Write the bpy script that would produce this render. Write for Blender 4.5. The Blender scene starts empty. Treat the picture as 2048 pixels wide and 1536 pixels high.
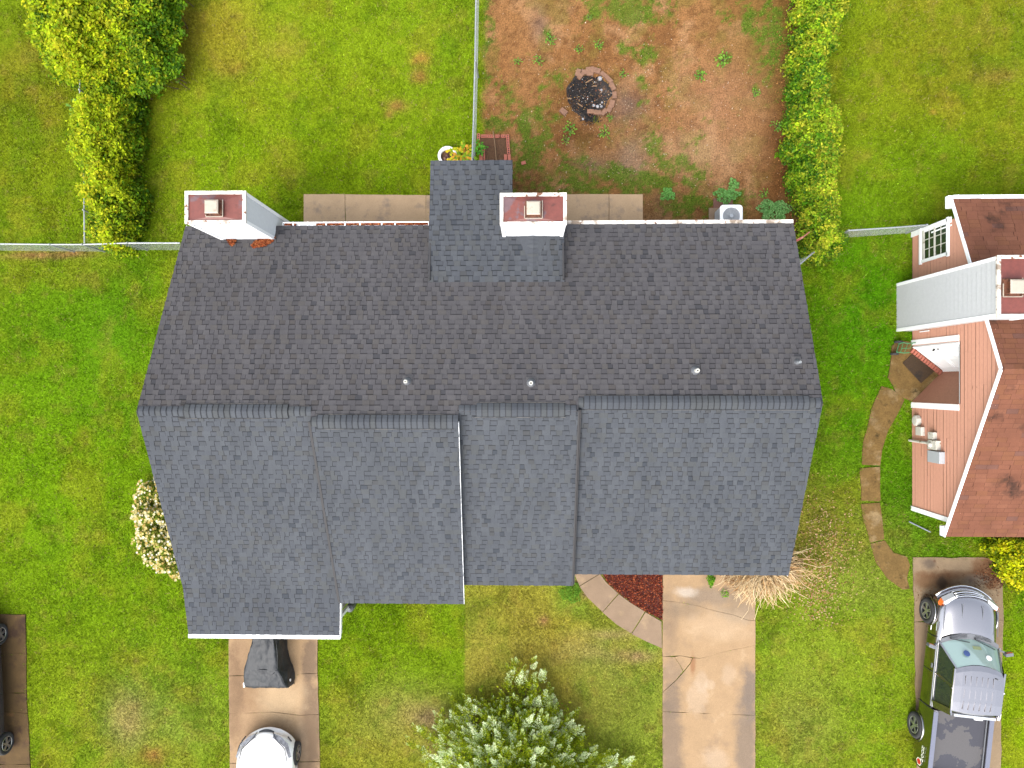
import bpy, math, random
import numpy as np
from mathutils import Matrix, Vector
random.seed(7); RNG = np.random.default_rng(11)
SC = bpy.context.scene
COL = SC.collection
R = math.radians

# ------------------------------------------------------------------ camera, sky, sun, exposure
CAM_H = 22.5; FPX = 1420.0; TILT = math.atan(32/FPX)
cd = bpy.data.cameras.new('camera'); cam = bpy.data.objects.new('camera', cd); COL.objects.link(cam)
cam.location = (0, 0, CAM_H); cam.rotation_euler = (0, TILT, 0)
cd.sensor_width = 36; cd.lens = FPX/2048*36; cd.clip_end = 3000
SC.camera = cam
w = bpy.data.worlds.new("World"); SC.world = w; w.use_nodes = True
nt = w.node_tree; bg = nt.nodes['Background']
sky = nt.nodes.new('ShaderNodeTexSky'); sky.sky_type = 'NISHITA'; sky.sun_disc = False
SUN_EL, SUN_AZ = R(54), R(212)       # azimuth clockwise from +Y
sky.sun_elevation = SUN_EL; sky.sun_rotation = SUN_AZ; sky.dust_density = 4; sky.air_density = 1.2
hs = nt.nodes.new('ShaderNodeHueSaturation'); hs.inputs['Saturation'].default_value = 0.42
nt.links.new(sky.outputs[0], hs.inputs['Color']); nt.links.new(hs.outputs[0], bg.inputs[0])
bg.inputs[1].default_value = 0.15
sl = bpy.data.lights.new('sun', 'SUN'); sl.energy = 1.0; sl.angle = R(60); sl.color = (1, .965, .9)
so = bpy.data.objects.new('sun', sl); COL.objects.link(so); so.location = (0, -20, 40)
sd = Vector((math.sin(SUN_AZ)*math.cos(SUN_EL), math.cos(SUN_AZ)*math.cos(SUN_EL), math.sin(SUN_EL)))
so.rotation_euler = sd.to_track_quat('Z', 'Y').to_euler()
SC.view_settings.view_transform = 'Standard'; SC.view_settings.look = 'None'
SC.view_settings.exposure = 1.68; SC.view_settings.gamma = 1; SC.view_settings.use_curve_mapping = False

# ------------------------------------------------------------------ helpers
def P(px, py, z=0.0):
    """where the sight line through a photo pixel meets height z"""
    v = ((px-1024)/FPX, (768-py)/FPX, -1.0)
    c, s = math.cos(TILT), math.sin(TILT)
    x = v[0]*c + v[2]*s; y = v[1]; zz = -v[0]*s + v[2]*c
    t = (z-CAM_H)/zz
    return Vector((x*t, y*t, z))
def PX(x, y, z=0.0):
    dx, dy, dz = x, y, z-CAM_H
    c, s = math.cos(TILT), math.sin(TILT)
    cx = dx*c - dz*s; cz = dx*s + dz*c
    return 1024 + FPX*cx/(-cz), 768 - FPX*dy/(-cz)
KK = 2.55
def lin(c):
    c = c/255.0
    return c/12.92 if c <= .04045 else ((c+.055)/1.055)**2.4
def C(r, g, b, k=1.0):      # photo value -> surface colour under this light
    return (min(lin(r)/KK*k, .85), min(lin(g)/KK*k, .85), min(lin(b)/KK*k, .85))

def vnoise(x, y, scale, seed):
    r = np.random.default_rng(seed); G = 64
    g = r.random((G, G)); u = x/scale; v = y/scale
    i = np.floor(u).astype(int); j = np.floor(v).astype(int)
    fu = u-i; fv = v-j; fu = fu*fu*(3-2*fu); fv = fv*fv*(3-2*fv)
    a = g[i % G, j % G]; b = g[(i+1) % G, j % G]; c = g[i % G, (j+1) % G]; d = g[(i+1) % G, (j+1) % G]
    return (a*(1-fu)+b*fu)*(1-fv) + (c*(1-fu)+d*fu)*fv
def fbm(x, y, scale, seed, octv=4):
    s = 0; a = 1; t = 0
    for k in range(octv):
        s = s + a*vnoise(x+13.7*k, y-7.1*k, scale/2**k, seed+k); t += a; a *= .55
    return s/t
def sstep(a, b, x):
    t = np.clip((x-a)/(b-a), 0, 1); return t*t*(3-2*t)

WM = {}
class MB:
    def __init__(s): s.v = []; s.f = []; s.c = []; s.col = None; s.mi = []; s.m = 0
    def face(s, pts):
        n = len(s.v); s.v += [tuple(p) for p in pts]; s.f.append(tuple(range(n, n+len(pts)))); s.c.append(s.col); s.mi.append(s.m)
    def add(s, vs, fs):
        n = len(s.v); s.v += [tuple(p) for p in vs]
        for f in fs: s.f.append(tuple(n+i for i in f)); s.c.append(s.col); s.mi.append(s.m)
    def box(s, c, d, rz=0, M=None):
        hx, hy, hz = d[0]/2, d[1]/2, d[2]/2
        vs = [Vector((x*hx, y*hy, z*hz)) for z in (-1, 1) for y in (-1, 1) for x in (-1, 1)]
        if M is None: M = Matrix.Translation(Vector(c)) @ Matrix.Rotation(rz, 4, 'Z')
        else: M = Matrix.Translation(Vector(c)) @ M
        s.add([M @ v for v in vs], [(0,2,3,1),(4,5,7,6),(0,1,5,4),(2,6,7,3),(0,4,6,2),(1,3,7,5)])
    def bar(s, a, b, w, h, up=(0,0,1)):
        a = Vector(a); b = Vector(b); d = (b-a); L = d.length; d.normalize()
        u = Vector(up); r = d.cross(u)
        if r.length < 1e-4: u = Vector((1,0,0)); r = d.cross(u)
        r.normalize(); u = r.cross(d)
        vs = []
        for e in (a, b):
            for q in ((-1,-1),(1,-1),(1,1),(-1,1)): vs.append(e + r*q[0]*w/2 + u*q[1]*h/2)
        s.add(vs, [(0,1,2,3),(7,6,5,4),(0,4,5,1),(1,5,6,2),(2,6,7,3),(3,7,4,0)])
    def tube(s, pts, r, n=8, r2=None, cap=True):
        pts = [Vector(p) for p in pts]; vs = []; m = len(pts)
        for i, p in enumerate(pts):
            d = (pts[min(i+1, m-1)] - pts[max(i-1, 0)]).normalized()
            u = Vector((0,0,1)) if abs(d.z) < .95 else Vector((1,0,0))
            a = d.cross(u).normalized(); b = a.cross(d)
            rr = r if r2 is None else r + (r2-r)*i/(m-1)
            for k in range(n):
                t = 2*math.pi*k/n; vs.append(p + a*math.cos(t)*rr + b*math.sin(t)*rr)
        fs = [(i*n+k, (i+1)*n+k, (i+1)*n+(k+1) % n, i*n+(k+1) % n) for i in range(m-1) for k in range(n)]
        if cap: fs += [tuple(range(n)), tuple(range((m-1)*n, m*n))[::-1]]
        s.add(vs, fs)
    def prism(s, poly, z0, z1, bottom=True):
        a = sum(poly[i][0]*poly[(i+1) % len(poly)][1]-poly[(i+1) % len(poly)][0]*poly[i][1] for i in range(len(poly)))
        if a < 0: poly = poly[::-1]
        n = len(poly)
        vs = [(p[0], p[1], z0) for p in poly] + [(p[0], p[1], z1) for p in poly]
        fs = [tuple(range(n, 2*n))] + [(i, (i+1) % n, n+(i+1) % n, n+i) for i in range(n)]
        if bottom: fs.append(tuple(range(n))[::-1])
        s.add(vs, fs)
    def solid(s, top, thick):
        """a sloping slab: top is a list of 3-D points counter-clockwise from above"""
        n = len(top); vs = [Vector(p) for p in top] + [Vector(p)-Vector((0,0,thick)) for p in top]
        s.add(vs, [tuple(range(n)), tuple(range(n, 2*n))[::-1]] + [(i, n+i, n+(i+1) % n, (i+1) % n) for i in range(n)])
    def loft(s, rings, closed=True, caps=True):
        n = len(rings[0]); vs = [p for r in rings for p in r]; m = len(rings)
        rng = range(n) if closed else range(n-1)
        fs = [(i*n+k, i*n+(k+1) % n, (i+1)*n+(k+1) % n, (i+1)*n+k) for i in range(m-1) for k in rng]
        if caps: fs += [tuple(range(n))[::-1], tuple(range((m-1)*n, m*n))]
        s.add(vs, fs)
    def lathe(s, prof, c=(0,0,0), n=24, M=None):
        rings = []
        for r, z in prof:
            ring = [Vector((r*math.cos(2*math.pi*k/n), r*math.sin(2*math.pi*k/n), z)) for k in range(n)]
            if M is not None: ring = [M @ q for q in ring]
            rings.append([q+Vector(c) for q in ring])
        s.loft(rings, True, False)
        s.f.append(tuple(range(len(s.v)-n, len(s.v)))); s.c.append(s.col); s.mi.append(s.m)
    def mesh(s, name, mats, smooth=False, recalc=False):
        me = bpy.data.meshes.new(name); me.from_pydata(s.v, [], s.f)
        if not isinstance(mats, (list, tuple)): mats = [mats]
        for m in mats: me.materials.append(m)
        if any(s.mi): me.polygons.foreach_set('material_index', s.mi)
        if any(c is not None for c in s.c):
            at = me.color_attributes.new('Col', 'FLOAT_COLOR', 'CORNER')
            cnt = [len(f) for f in s.f]
            arr = np.repeat(np.array([(c or (.5,.5,.5))+(1,) for c in s.c], dtype=np.float32), cnt, axis=0)
            at.data.foreach_set('color', arr.ravel())
        if smooth: me.polygons.foreach_set('use_smooth', [True]*len(s.f))
        if recalc:
            import bmesh
            bm = bmesh.new(); bm.from_mesh(me); bmesh.ops.remove_doubles(bm, verts=bm.verts, dist=1e-5)
            bmesh.ops.recalc_face_normals(bm, faces=bm.faces); bm.to_mesh(me); bm.free()
        me.update(); return me
    def obj(s, name, mats, parent=None, local=False, smooth=False, recalc=False, origin=None):
        me = s.mesh(name, mats, smooth, recalc)
        return link(name, me, parent, local, origin)
def islands(b):
    par = list(range(len(b.v)))
    def fd(i):
        while par[i] != i: par[i] = par[par[i]]; i = par[i]
        return i
    for f in b.f:
        r = fd(f[0])
        for i in f[1:]: par[fd(i)] = r
    out = {}
    for k, f in enumerate(b.f):
        q = out.setdefault(fd(f[0]), (MB(), {}))
        nb_, mp = q
        idx = []
        for i in f:
            if i not in mp: mp[i] = len(nb_.v); nb_.v.append(b.v[i])
            idx.append(mp[i])
        nb_.f.append(tuple(idx)); nb_.c.append(b.c[k]); nb_.mi.append(b.mi[k])
    return [q[0] for q in out.values()]
def split(b, name, m, parent, **kw): return [i.obj(name, m, parent, **kw) for i in islands(b)]
def link(name, me, parent=None, local=False, origin=None):
    o = bpy.data.objects.new(name, me); COL.objects.link(o)
    if parent is not None:
        o.parent = parent
        WM[o.name] = WM[parent.name].copy()
        if not local: me.transform(WM[parent.name].inverted())
    else:
        if origin is None and not local:
            n = len(me.vertices); co = np.empty(n*3, dtype=np.float32); me.vertices.foreach_get('co', co); co = co.reshape(-1, 3)
            mn, mx = co.min(0), co.max(0); origin = ((mn[0]+mx[0])/2, (mn[1]+mx[1])/2, mn[2])
        if origin is not None:
            me.transform(Matrix.Translation(-Vector([float(q) for q in origin]))); o.location = [float(q) for q in origin]
            WM[o.name] = Matrix.Translation(Vector([float(q) for q in origin]))
        else: WM[o.name] = Matrix.Identity(4)
    return o
def bigmesh(name, mat, V, F, cols=None, parent=None, nper=3, smooth=False):
    """numpy soup of n-gons; V (n,3), F (m,nper), cols (m,3)"""
    me = bpy.data.meshes.new(name); V = np.asarray(V, dtype=np.float32); F = np.asarray(F, dtype=np.int32)
    me.vertices.add(len(V)); me.vertices.foreach_set('co', V.ravel())
    me.loops.add(F.size); me.loops.foreach_set('vertex_index', F.ravel())
    me.polygons.add(len(F)); me.polygons.foreach_set('loop_start', np.arange(len(F), dtype=np.int32)*nper)
    me.update(calc_edges=True); me.validate()
    me.materials.append(mat)
    if cols is not None:
        at = me.color_attributes.new('Col', 'FLOAT_COLOR', 'CORNER')
        c = np.concatenate([cols, np.ones((len(cols), 1))], 1).astype(np.float32)
        at.data.foreach_set('color', np.repeat(c, nper, axis=0).ravel())
    if smooth: me.polygons.foreach_set('use_smooth', [True]*len(F))
    return link(name, me, parent)
def empty(name, loc, rz=0.0):
    o = bpy.data.objects.new(name, None); COL.objects.link(o); o.location = loc; o.rotation_euler = (0, 0, rz)
    WM[o.name] = Matrix.Translation(Vector(loc)) @ Matrix.Rotation(rz, 4, 'Z'); return o
def tag(o, label, cat, group=None, kind=None):
    if label: o['label'] = label
    if cat: o['category'] = cat
    if group: o['group'] = group
    if kind: o['kind'] = kind
    return o
def struct(o): o['kind'] = 'structure'; return o
def cut(o, cutter_mb):
    me = cutter_mb.mesh('cutter', bpy.data.materials[0], recalc=True)
    cobj = bpy.data.objects.new('cutter', me); COL.objects.link(cobj)
    cobj.parent = o.parent; cobj.matrix_basis = o.matrix_basis
    md = o.modifiers.new('b', 'BOOLEAN'); md.object = cobj; md.operation = 'DIFFERENCE'; md.solver = 'EXACT'
    bpy.context.view_layer.update()
    new = bpy.data.meshes.new_from_object(o.evaluated_get(bpy.context.evaluated_depsgraph_get()))
    o.modifiers.clear(); o.data = new; bpy.data.objects.remove(cobj); bpy.data.meshes.remove(me)

# ------------------------------------------------------------------ materials
def mat(name, col=None, rough=.8, metal=0.0, n=0.0, ns=8.0, n2=0.0, ns2=1.0, bump=0.0, bs=60.0, coat=0.0, trans=0.0, spec=.5, stain=None, detail=4.0, transl=0.0, stretch=None, blobs=None):
    m = bpy.data.materials.new(name); m.use_nodes = True; t = m.node_tree; N = t.nodes; L = t.links
    b = N['Principled BSDF']; b.inputs['Roughness'].default_value = rough; b.inputs['Metallic'].default_value = metal
    b.inputs['Specular IOR Level'].default_value = spec
    if coat: b.inputs['Coat Weight'].default_value = coat; b.inputs['Coat Roughness'].default_value = .05
    if trans: b.inputs['Transmission Weight'].default_value = trans
    g = N.new('ShaderNodeNewGeometry'); vec = g.outputs['Position']
    if stretch:
        mp = N.new('ShaderNodeMapping'); mp.inputs['Scale'].default_value = stretch; L.new(vec, mp.inputs[0]); vec = mp.outputs[0]
    if col is None:
        a = N.new('ShaderNodeVertexColor'); a.layer_name = 'Col'; cur = a.outputs[0]
    else:
        rgb = N.new('ShaderNodeRGB'); rgb.outputs[0].default_value = (*col, 1); cur = rgb.outputs[0]
    if stain:      # (colour, scale, threshold, softness)
        for sc_, scale, th, soft in stain:
            tn = N.new('ShaderNodeTexNoise'); tn.inputs['Scale'].default_value = scale; tn.inputs['Detail'].default_value = 5; tn.inputs['Roughness'].default_value = .62
            L.new(vec, tn.inputs[0])
            mr = N.new('ShaderNodeMapRange'); mr.inputs[1].default_value = th; mr.inputs[2].default_value = th+soft
            L.new(tn.outputs[0], mr.inputs[0])
            mx = N.new('ShaderNodeMix'); mx.data_type = 'RGBA'; mx.inputs[7].default_value = (*sc_, 1)
            L.new(mr.outputs[0], mx.inputs[0]); L.new(cur, mx.inputs[6]); cur = mx.outputs[2]
    if blobs:
        tn = N.new('ShaderNodeTexNoise'); tn.inputs['Scale'].default_value = 2.6; tn.inputs['Detail'].default_value = 6; tn.inputs['Roughness'].default_value = .65; L.new(g.outputs['Position'], tn.inputs[0])
        ns_ = N.new('ShaderNodeMath'); ns_.operation = 'MULTIPLY_ADD'; ns_.inputs[1].default_value = 1.7; ns_.inputs[2].default_value = -.85; L.new(tn.outputs[0], ns_.inputs[0])
        for bx_, by_, rx_, ry_, bc_, st_, sf_ in blobs:
            q_ = P(bx_, by_, .04)
            v1 = N.new('ShaderNodeVectorMath'); v1.operation = 'SUBTRACT'; L.new(g.outputs['Position'], v1.inputs[0]); v1.inputs[1].default_value = (q_.x, q_.y, 0)
            v2 = N.new('ShaderNodeVectorMath'); v2.operation = 'MULTIPLY'; L.new(v1.outputs[0], v2.inputs[0]); v2.inputs[1].default_value = (63.1/rx_, 63.1/ry_, 0)
            v3 = N.new('ShaderNodeVectorMath'); v3.operation = 'LENGTH'; L.new(v2.outputs[0], v3.inputs[0])
            ad = N.new('ShaderNodeMath'); ad.operation = 'ADD'; L.new(v3.outputs['Value'], ad.inputs[0]); L.new(ns_.outputs[0], ad.inputs[1])
            mr = N.new('ShaderNodeMapRange'); mr.interpolation_type = 'SMOOTHSTEP'; mr.inputs[1].default_value = 1+sf_; mr.inputs[2].default_value = 1-sf_; mr.inputs[3].default_value = 0; mr.inputs[4].default_value = st_; L.new(ad.outputs[0], mr.inputs[0])
            mx = N.new('ShaderNodeMix'); mx.data_type = 'RGBA'; mx.inputs[7].default_value = (*bc_, 1); L.new(mr.outputs[0], mx.inputs[0]); L.new(cur, mx.inputs[6]); cur = mx.outputs[2]
    for amt, scale in ((n, ns), (n2, ns2)):
        if amt:
            tn = N.new('ShaderNodeTexNoise'); tn.inputs['Scale'].default_value = scale; tn.inputs['Detail'].default_value = detail
            tn.inputs['Roughness'].default_value = .65
            L.new(vec, tn.inputs[0])
            mr = N.new('ShaderNodeMapRange'); mr.inputs[1].default_value = .3; mr.inputs[2].default_value = .7
            mr.inputs[3].default_value = 1-amt; mr.inputs[4].default_value = 1+amt; L.new(tn.outputs[0], mr.inputs[0])
            vm = N.new('ShaderNodeVectorMath'); vm.operation = 'SCALE'; L.new(cur, vm.inputs[0]); L.new(mr.outputs[0], vm.inputs['Scale']); cur = vm.outputs[0]
    L.new(cur, b.inputs['Base Color'])
    if bump:
        tn = N.new('ShaderNodeTexNoise'); tn.inputs['Scale'].default_value = bs; tn.inputs['Detail'].default_value = 3; L.new(g.outputs['Position'], tn.inputs[0])
        bp = N.new('ShaderNodeBump'); bp.inputs['Strength'].default_value = bump; bp.inputs['Distance'].default_value = .02
        L.new(tn.outputs[0], bp.inputs['Height']); L.new(bp.outputs[0], b.inputs['Normal'])
    if transl:
        tl = N.new('ShaderNodeBsdfTranslucent'); L.new(cur, tl.inputs[0]); ms = N.new('ShaderNodeMixShader'); ms.inputs[0].default_value = transl
        L.new(b.outputs[0], ms.inputs[1]); L.new(tl.outputs[0], ms.inputs[2]); L.new(ms.outputs[0], N['Material Output'].inputs[0])
    return m
M = {}
M['ground'] = mat('lawn soil', None, .95, n=.42, ns=22, n2=.18, ns2=5, bump=.8, bs=45, spec=.05)
M['grass'] = mat('grass blade', None, 1, spec=.04, transl=.35)
M['leaf'] = mat('leaf', None, .6, spec=.12, transl=.38)
M['dry'] = mat('dry leaf', None, .85, spec=.2)
M['shingle'] = mat('asphalt shingle', None, .92, n=.16, ns=90, n2=.12, ns2=1.1, spec=.2, stretch=(1.6, .5, .5))
M['redshingle'] = mat('red shingle', None, .92, n=.20, ns=80, n2=.14, ns2=1.4, spec=.2, stain=[(C(70,50,42), .9, .60, .12)])
M['white'] = mat('white painted metal', (.78,.79,.80), .45, n=.03, ns=12)
M['whiteworn'] = mat('worn white paint', (.56,.53,.48), .6, n=.05, ns=30, stain=[(C(150,95,60), 6.0, .58, .05), (C(190,170,150), 2.0, .52, .1)])
M['siding'] = mat('white siding', (.52,.54,.56), .55, n=.05, ns=10)
M['sidinggrey'] = mat('pale grey siding', (.39,.40,.41), .6, n=.05, ns=14, stretch=(.3,1,1))
M['pink'] = mat('salmon siding', C(226,166,140,1.5), .7, n=.08, ns=9, n2=.06, ns2=40, stretch=(1,1,3), stain=[(C(120,75,55), 3.2, .68, .08)])
M['brownside'] = mat('brown siding', C(184,128,102,1.7), .75, n=.12, ns=14)
M['rustpan'] = mat('rusty red metal pan', C(146,74,62,1.0), .5, n=.16, ns=9, stain=[(C(132,98,102), 1.6, .57, .05), (C(110,56,42), 5, .62, .1)])
M['rust'] = mat('rust metal', C(130,75,45), .7, n=.4, ns=18, stain=[(C(60,35,25), 7, .55, .1)])
M['flue'] = mat('beige flue cap', C(225,210,190), .6, n=.08, ns=6, stain=[(C(190,165,140), 5, .6, .15)])
M['darkmetal'] = mat('dark metal', (.03,.03,.032), .5, metal=.3)
M['trimshade'] = mat('dark flashing and step shade', C(70,68,70), .8)  # porch side flashing; also paints the shadow line at the roof steps
M['shinglegrey'] = mat('grey flashing', C(104,102,104), .85, n=.1, ns=60)
M['sideback'] = mat('siding joint shade', (.20,.20,.20), .9)
M['lampsmoke'] = mat('smoked lamp lens', (.16,.16,.17), .12, coat=1, n=.6, ns=14)
M['ventlip'] = mat('ridge vent lip', C(150,146,140), .7, stain=[(C(70,68,68), 1.8, .46, .08)])
M['galv'] = mat('galvanised steel', (.27,.29,.30), .5, metal=.4, n=.1, ns=20)
M['wire'] = mat('chain link wire', (.34,.37,.35), .6, metal=.3)
M['trash'] = mat('dead leaves in gutter', C(165,85,50), .95, n=.55, ns=30, bump=1, bs=60)
M['debris'] = mat('reddish leaf debris', None, .95, spec=.15)
M['wall'] = mat('house wall', C(190,185,175), .8, n=.05, ns=5)
M['soffit'] = mat('soffit', (.5,.5,.5), .8)
DKC = C(150,128,108); PLC = C(226,200,170)
BL2 = [(1340,1240,16,60,DKC,.5,.5),(1420,1192,50,18,C(160,142,124),.75,.6),(1370,1220,34,16,C(156,136,114),.6,.6),(1475,1225,40,22,C(165,146,124),.7,.5),(1345,1345,22,30,C(168,144,120),.6,.5),
 (1345,1400,20,30,C(150,130,110),.7,.5),(1342,1490,22,120,C(150,130,112),.8,.5),(1500,1385,14,50,C(146,130,118),.8,.5),(1492,1500,20,130,C(146,130,116),.75,.5),(1372,1184,20,9,C(236,222,204),.7,.6),
 (1402,1362,13,22,PLC,.45,.3),(1421,1370,9,10,PLC,.4,.3),(1394,1398,20,30,PLC,.45,.3),(1458,1350,14,20,PLC,.4,.4),(1440,1250,60,30,C(226,196,160),.5,.6),(1430,1520,26,20,PLC,.5,.5),(1386,1330,5,20,C(170,110,70),.6,.6),
 (482,1310,18,60,C(176,144,112),.6,.6),(505,1390,30,34,C(170,136,102),.7,.5),(470,1390,16,90,C(150,120,92),.75,.5),(620,1320,16,50,C(140,118,98),.8,.4),(622,1460,20,110,C(142,118,96),.8,.45),(560,1395,46,40,C(236,206,164),.5,.5),(500,1470,24,50,C(190,156,122),.5,.5),(600,1500,14,60,C(210,180,146),.5,.5)]
M['concrete'] = mat('tan concrete', C(204,170,130), .9, n=.15, ns=45, n2=.07, ns2=1.6, bump=.15, bs=80, spec=.2,
    stain=[(C(184,154,122), 1.1, .56, .12), (C(214,184,146), 1.6, .60, .14)], blobs=BL2)
M['concrete2'] = mat('browned concrete', C(176,150,124), .9, n=.10, ns=45, n2=.10, ns2=2, bump=.2, bs=80, spec=.2,
    stain=[(C(196,168,134), 1.7, .56, .12), (C(150,130,112), 1.3, .60, .12)])
M['patio'] = mat('patio concrete', C(218,186,148,1.22), .9, n=.10, ns=45, n2=.08, ns2=2, bump=.15, bs=80, spec=.2,
    stain=[(C(190,166,142,1.1), 1.4, .54, .12), (C(160,140,122), 2.3, .66, .10)])
M['concrete3'] = mat('dark stained concrete', C(116,92,58), .9, n=.18, ns=40, n2=.18, ns2=2.2, bump=.2, bs=70, spec=.2,
    stain=[(C(88,66,50), 1.2, .52, .1), (C(150,110,66), 2.2, .62, .12)])
M['concrete4'] = mat('leaf stained concrete', C(172,148,118), .9, n=.12, ns=45, n2=.12, ns2=2, bump=.2, bs=80, spec=.2,
    stain=[(C(128,92,62), 1.9, .62, .07)], blobs=[(1858,1128,14,10,C(110,96,84),.8,.5),(1870,1160,46,16,C(122,84,50),.75,.5),(1975,1135,30,20,C(126,80,46),.8,.5),(1925,1150,70,8,C(130,90,60),.6,.6),(1985,1170,14,8,C(140,96,60),.7,.5),(1955,1160,24,10,C(130,118,106),.6,.5),(1884,1165,10,14,C(80,64,50),.8,.5)])
M['patch'] = mat('stain', None, .9, n=.12, ns=50, spec=.2)
M['mossy'] = mat('mossy concrete', C(140,112,66), .95, n=.22, ns=20, n2=.2, ns2=3, bump=.3, bs=60, spec=.15,
    stain=[(C(165,140,100), 1.8, .56, .1), (C(86,72,42), 2.6, .60, .1)])
M['brick'] = mat('red brick', C(222,130,106), .85, n=.12, ns=30)
M['oldbrick'] = mat('soot marked brick', C(164,122,96), .9, n=.22, ns=14, stain=[(C(70,62,60), 6, .66, .06)])
M['mulch'] = mat('red mulch', None, .95, spec=.15)
M['char'] = mat('charcoal', None, .8, spec=.3)
M['bark'] = mat('bark', C(110,85,65), .9, n=.3, ns=20)
M['blackcloth'] = mat('black cover fabric', (.016,.018,.021), .55, n=.1, ns=8, spec=.35, bump=.2, bs=14)
M['paintwhite'] = mat('white car paint', (.80,.80,.80), .2, coat=1)
M['paintgrey'] = mat('pewter metallic paint', (.36,.35,.36), .20, metal=1.0, coat=.0)
M['paintdark'] = mat('dark car paint', (.03,.035,.045), .2, metal=.3, coat=1)
M['tyre'] = mat('tyre rubber', (.022,.022,.023), .85, n=.2, ns=40, bump=.4, bs=60)
M['alloy'] = mat('alloy rim', (.5,.5,.5), .3, metal=.9)
M['chrome'] = mat('chrome', (.8,.8,.82), .12, metal=1)
M['glass'] = mat('car glass', (.24,.34,.31), .05, spec=.8, coat=1)
M['darkglass'] = mat('dark glass', (.012,.018,.016), .05, spec=.8, coat=1)
M['windowglass'] = mat('window glass', (.02,.03,.02), .08, spec=.8, n=.4, ns=4)
M['plastic'] = mat('grey plastic', (.10,.105,.115), .6, n=.08, ns=30)
M['lens'] = mat('clear lamp lens', (.55,.57,.58), .15, coat=1)
M['orange'] = mat('amber lens', (.75,.16,.03), .3, coat=.6)
M['red'] = mat('red lens', (.5,.02,.02), .3, coat=.6)
M['camo'] = mat('camouflage bed mat', C(114,111,112), .9, n=.10, ns=60, stretch=(1,1,1), stain=[(C(84,84,94), 1.15, .49, .008)])
M['boxgrey'] = mat('grey enclosure', (.33,.35,.37), .5, n=.04, ns=20)
M['boxworn'] = mat('aged white plastic', C(225,222,210,1.5), .6, n=.07, ns=20, stain=[(C(180,160,120), 6, .62, .06)])
M['green'] = mat('green painted steel', C(60,160,100), .45, n=.1, ns=20)
M['mat'] = mat('door mat', C(78,56,30), .95, n=.5, ns=45, stain=[(C(45,34,26), 2.2, .55, .1)], bump=.6, bs=60)
M['pot'] = mat('white ceramic', (.72,.70,.68), .35, n=.05, ns=20)
M['wood'] = mat('weathered wood', C(170,135,100), .9, n=.15, ns=20)
M['ash'] = mat('pale ash', C(200,200,205), .95, n=.1, ns=50)
M['soil'] = mat('bed soil', C(120,84,54), .95, n=.4, ns=30, bump=1, bs=50)
M['print'] = mat('white print', (.7,.72,.6), .5)
M['paper'] = mat('paper', C(190,205,150), .7)
M['bluething'] = mat('blue cloth', C(90,120,190), .7)
M['twig'] = mat('dry cane', None, .85, spec=.2)

# ------------------------------------------------------------------ the ground: colours of lawn, dirt and dry patches
def A(*c): return np.array(C(*c))
def pxw(x, y): return 1056+x*63.1, 768-y*63.1     # near enough for colour fields
# lawn zones: px, py, rx, ry, photo colour, strength
ZONES = [
 (60,300,170,260,(112,134,18),.9),(60,120,140,160,(98,118,16),.7),(200,330,120,260,(120,142,18),.5),
 (620,200,330,230,(128,160,22),.9),(420,60,120,110,(150,148,40),.8),(880,60,90,200,(110,150,20),.6),(300,330,70,200,(112,128,22),.6),
 (600,330,360,90,(118,160,14),.7),
 (120,700,220,240,(92,146,12),.9),(100,960,210,190,(108,156,12),.9),(230,640,80,200,(84,140,12),.7),
 (200,1250,280,160,(106,152,14),.9),(140,1420,230,170,(126,158,24),.9),(330,1470,150,120,(128,156,50),.7),(260,1440,60,60,(160,160,90),.5),
 (780,1290,170,200,(112,152,16),.95),(760,1480,150,90,(150,150,60),.5),(830,1420,80,60,(168,152,90),.45),
 (1870,180,230,240,(122,140,22),1.),(1960,60,160,130,(112,128,24),.6),(1850,330,220,90,(104,146,14),.8),
 (1720,640,150,220,(78,146,8),1.),(1680,850,110,160,(88,148,12),.9),(1800,1000,90,150,(74,136,8),.9),(1900,1100,130,60,(84,140,10),.8),
 (1630,1080,120,110,(140,140,52),.95),(1700,1180,130,110,(126,152,50),.85),(1640,1340,170,170,(126,158,34),.95),(1600,1450,110,110,(150,156,70),.5),(1740,1450,100,130,(120,158,26),.7),
 (2040,1350,70,260,(128,166,12),1.),(2020,1180,50,90,(84,140,10),.7),
]
# front lawn between the walks: olive yellow, with a straight mowing edge at its left
FRONT = [(1100,1240,180,110,(148,152,50),1.),(1240,1330,100,140,(132,158,52),.9),(1150,1180,40,50,(104,160,40),.8),(1250,1450,90,110,(122,150,44),.9),(1000,1330,120,90,(150,150,56),.7),(1120,1420,130,80,(146,148,58),.7),(1180,1300,90,30,(170,156,96),.4),(1290,1280,30,60,(104,150,44),.7)]
SPOTS = [(840,118,22,12,(190,130,70)),(842,150,20,14,(178,128,70)),(795,208,26,14,(172,128,72)),(778,226,10,10,(170,125,70)),(455,130,40,20,(156,140,50)),(265,1330,9,7,(110,95,50)),(1085,1238,12,12,(165,118,88)),(245,1450,40,60,(165,158,90)),
 (1155,1165,14,10,(130,95,75)),(1175,1190,10,8,(130,105,85)),(1270,1310,40,14,(180,150,105)),(1225,1265,60,12,(170,160,95)),(60,508,80,9,(170,125,85)),(130,506,50,8,(165,125,80)),
 (300,1520,30,20,(160,110,60)),(900,1500,60,30,(170,150,100)),(860,1440,40,25,(175,155,110)),(1855,235,8,6,(180,140,60)),(560,95,50,20,(150,150,50)),(1975,160,60,20,(140,130,50)),(1700,470,40,10,(110,90,40))]
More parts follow.
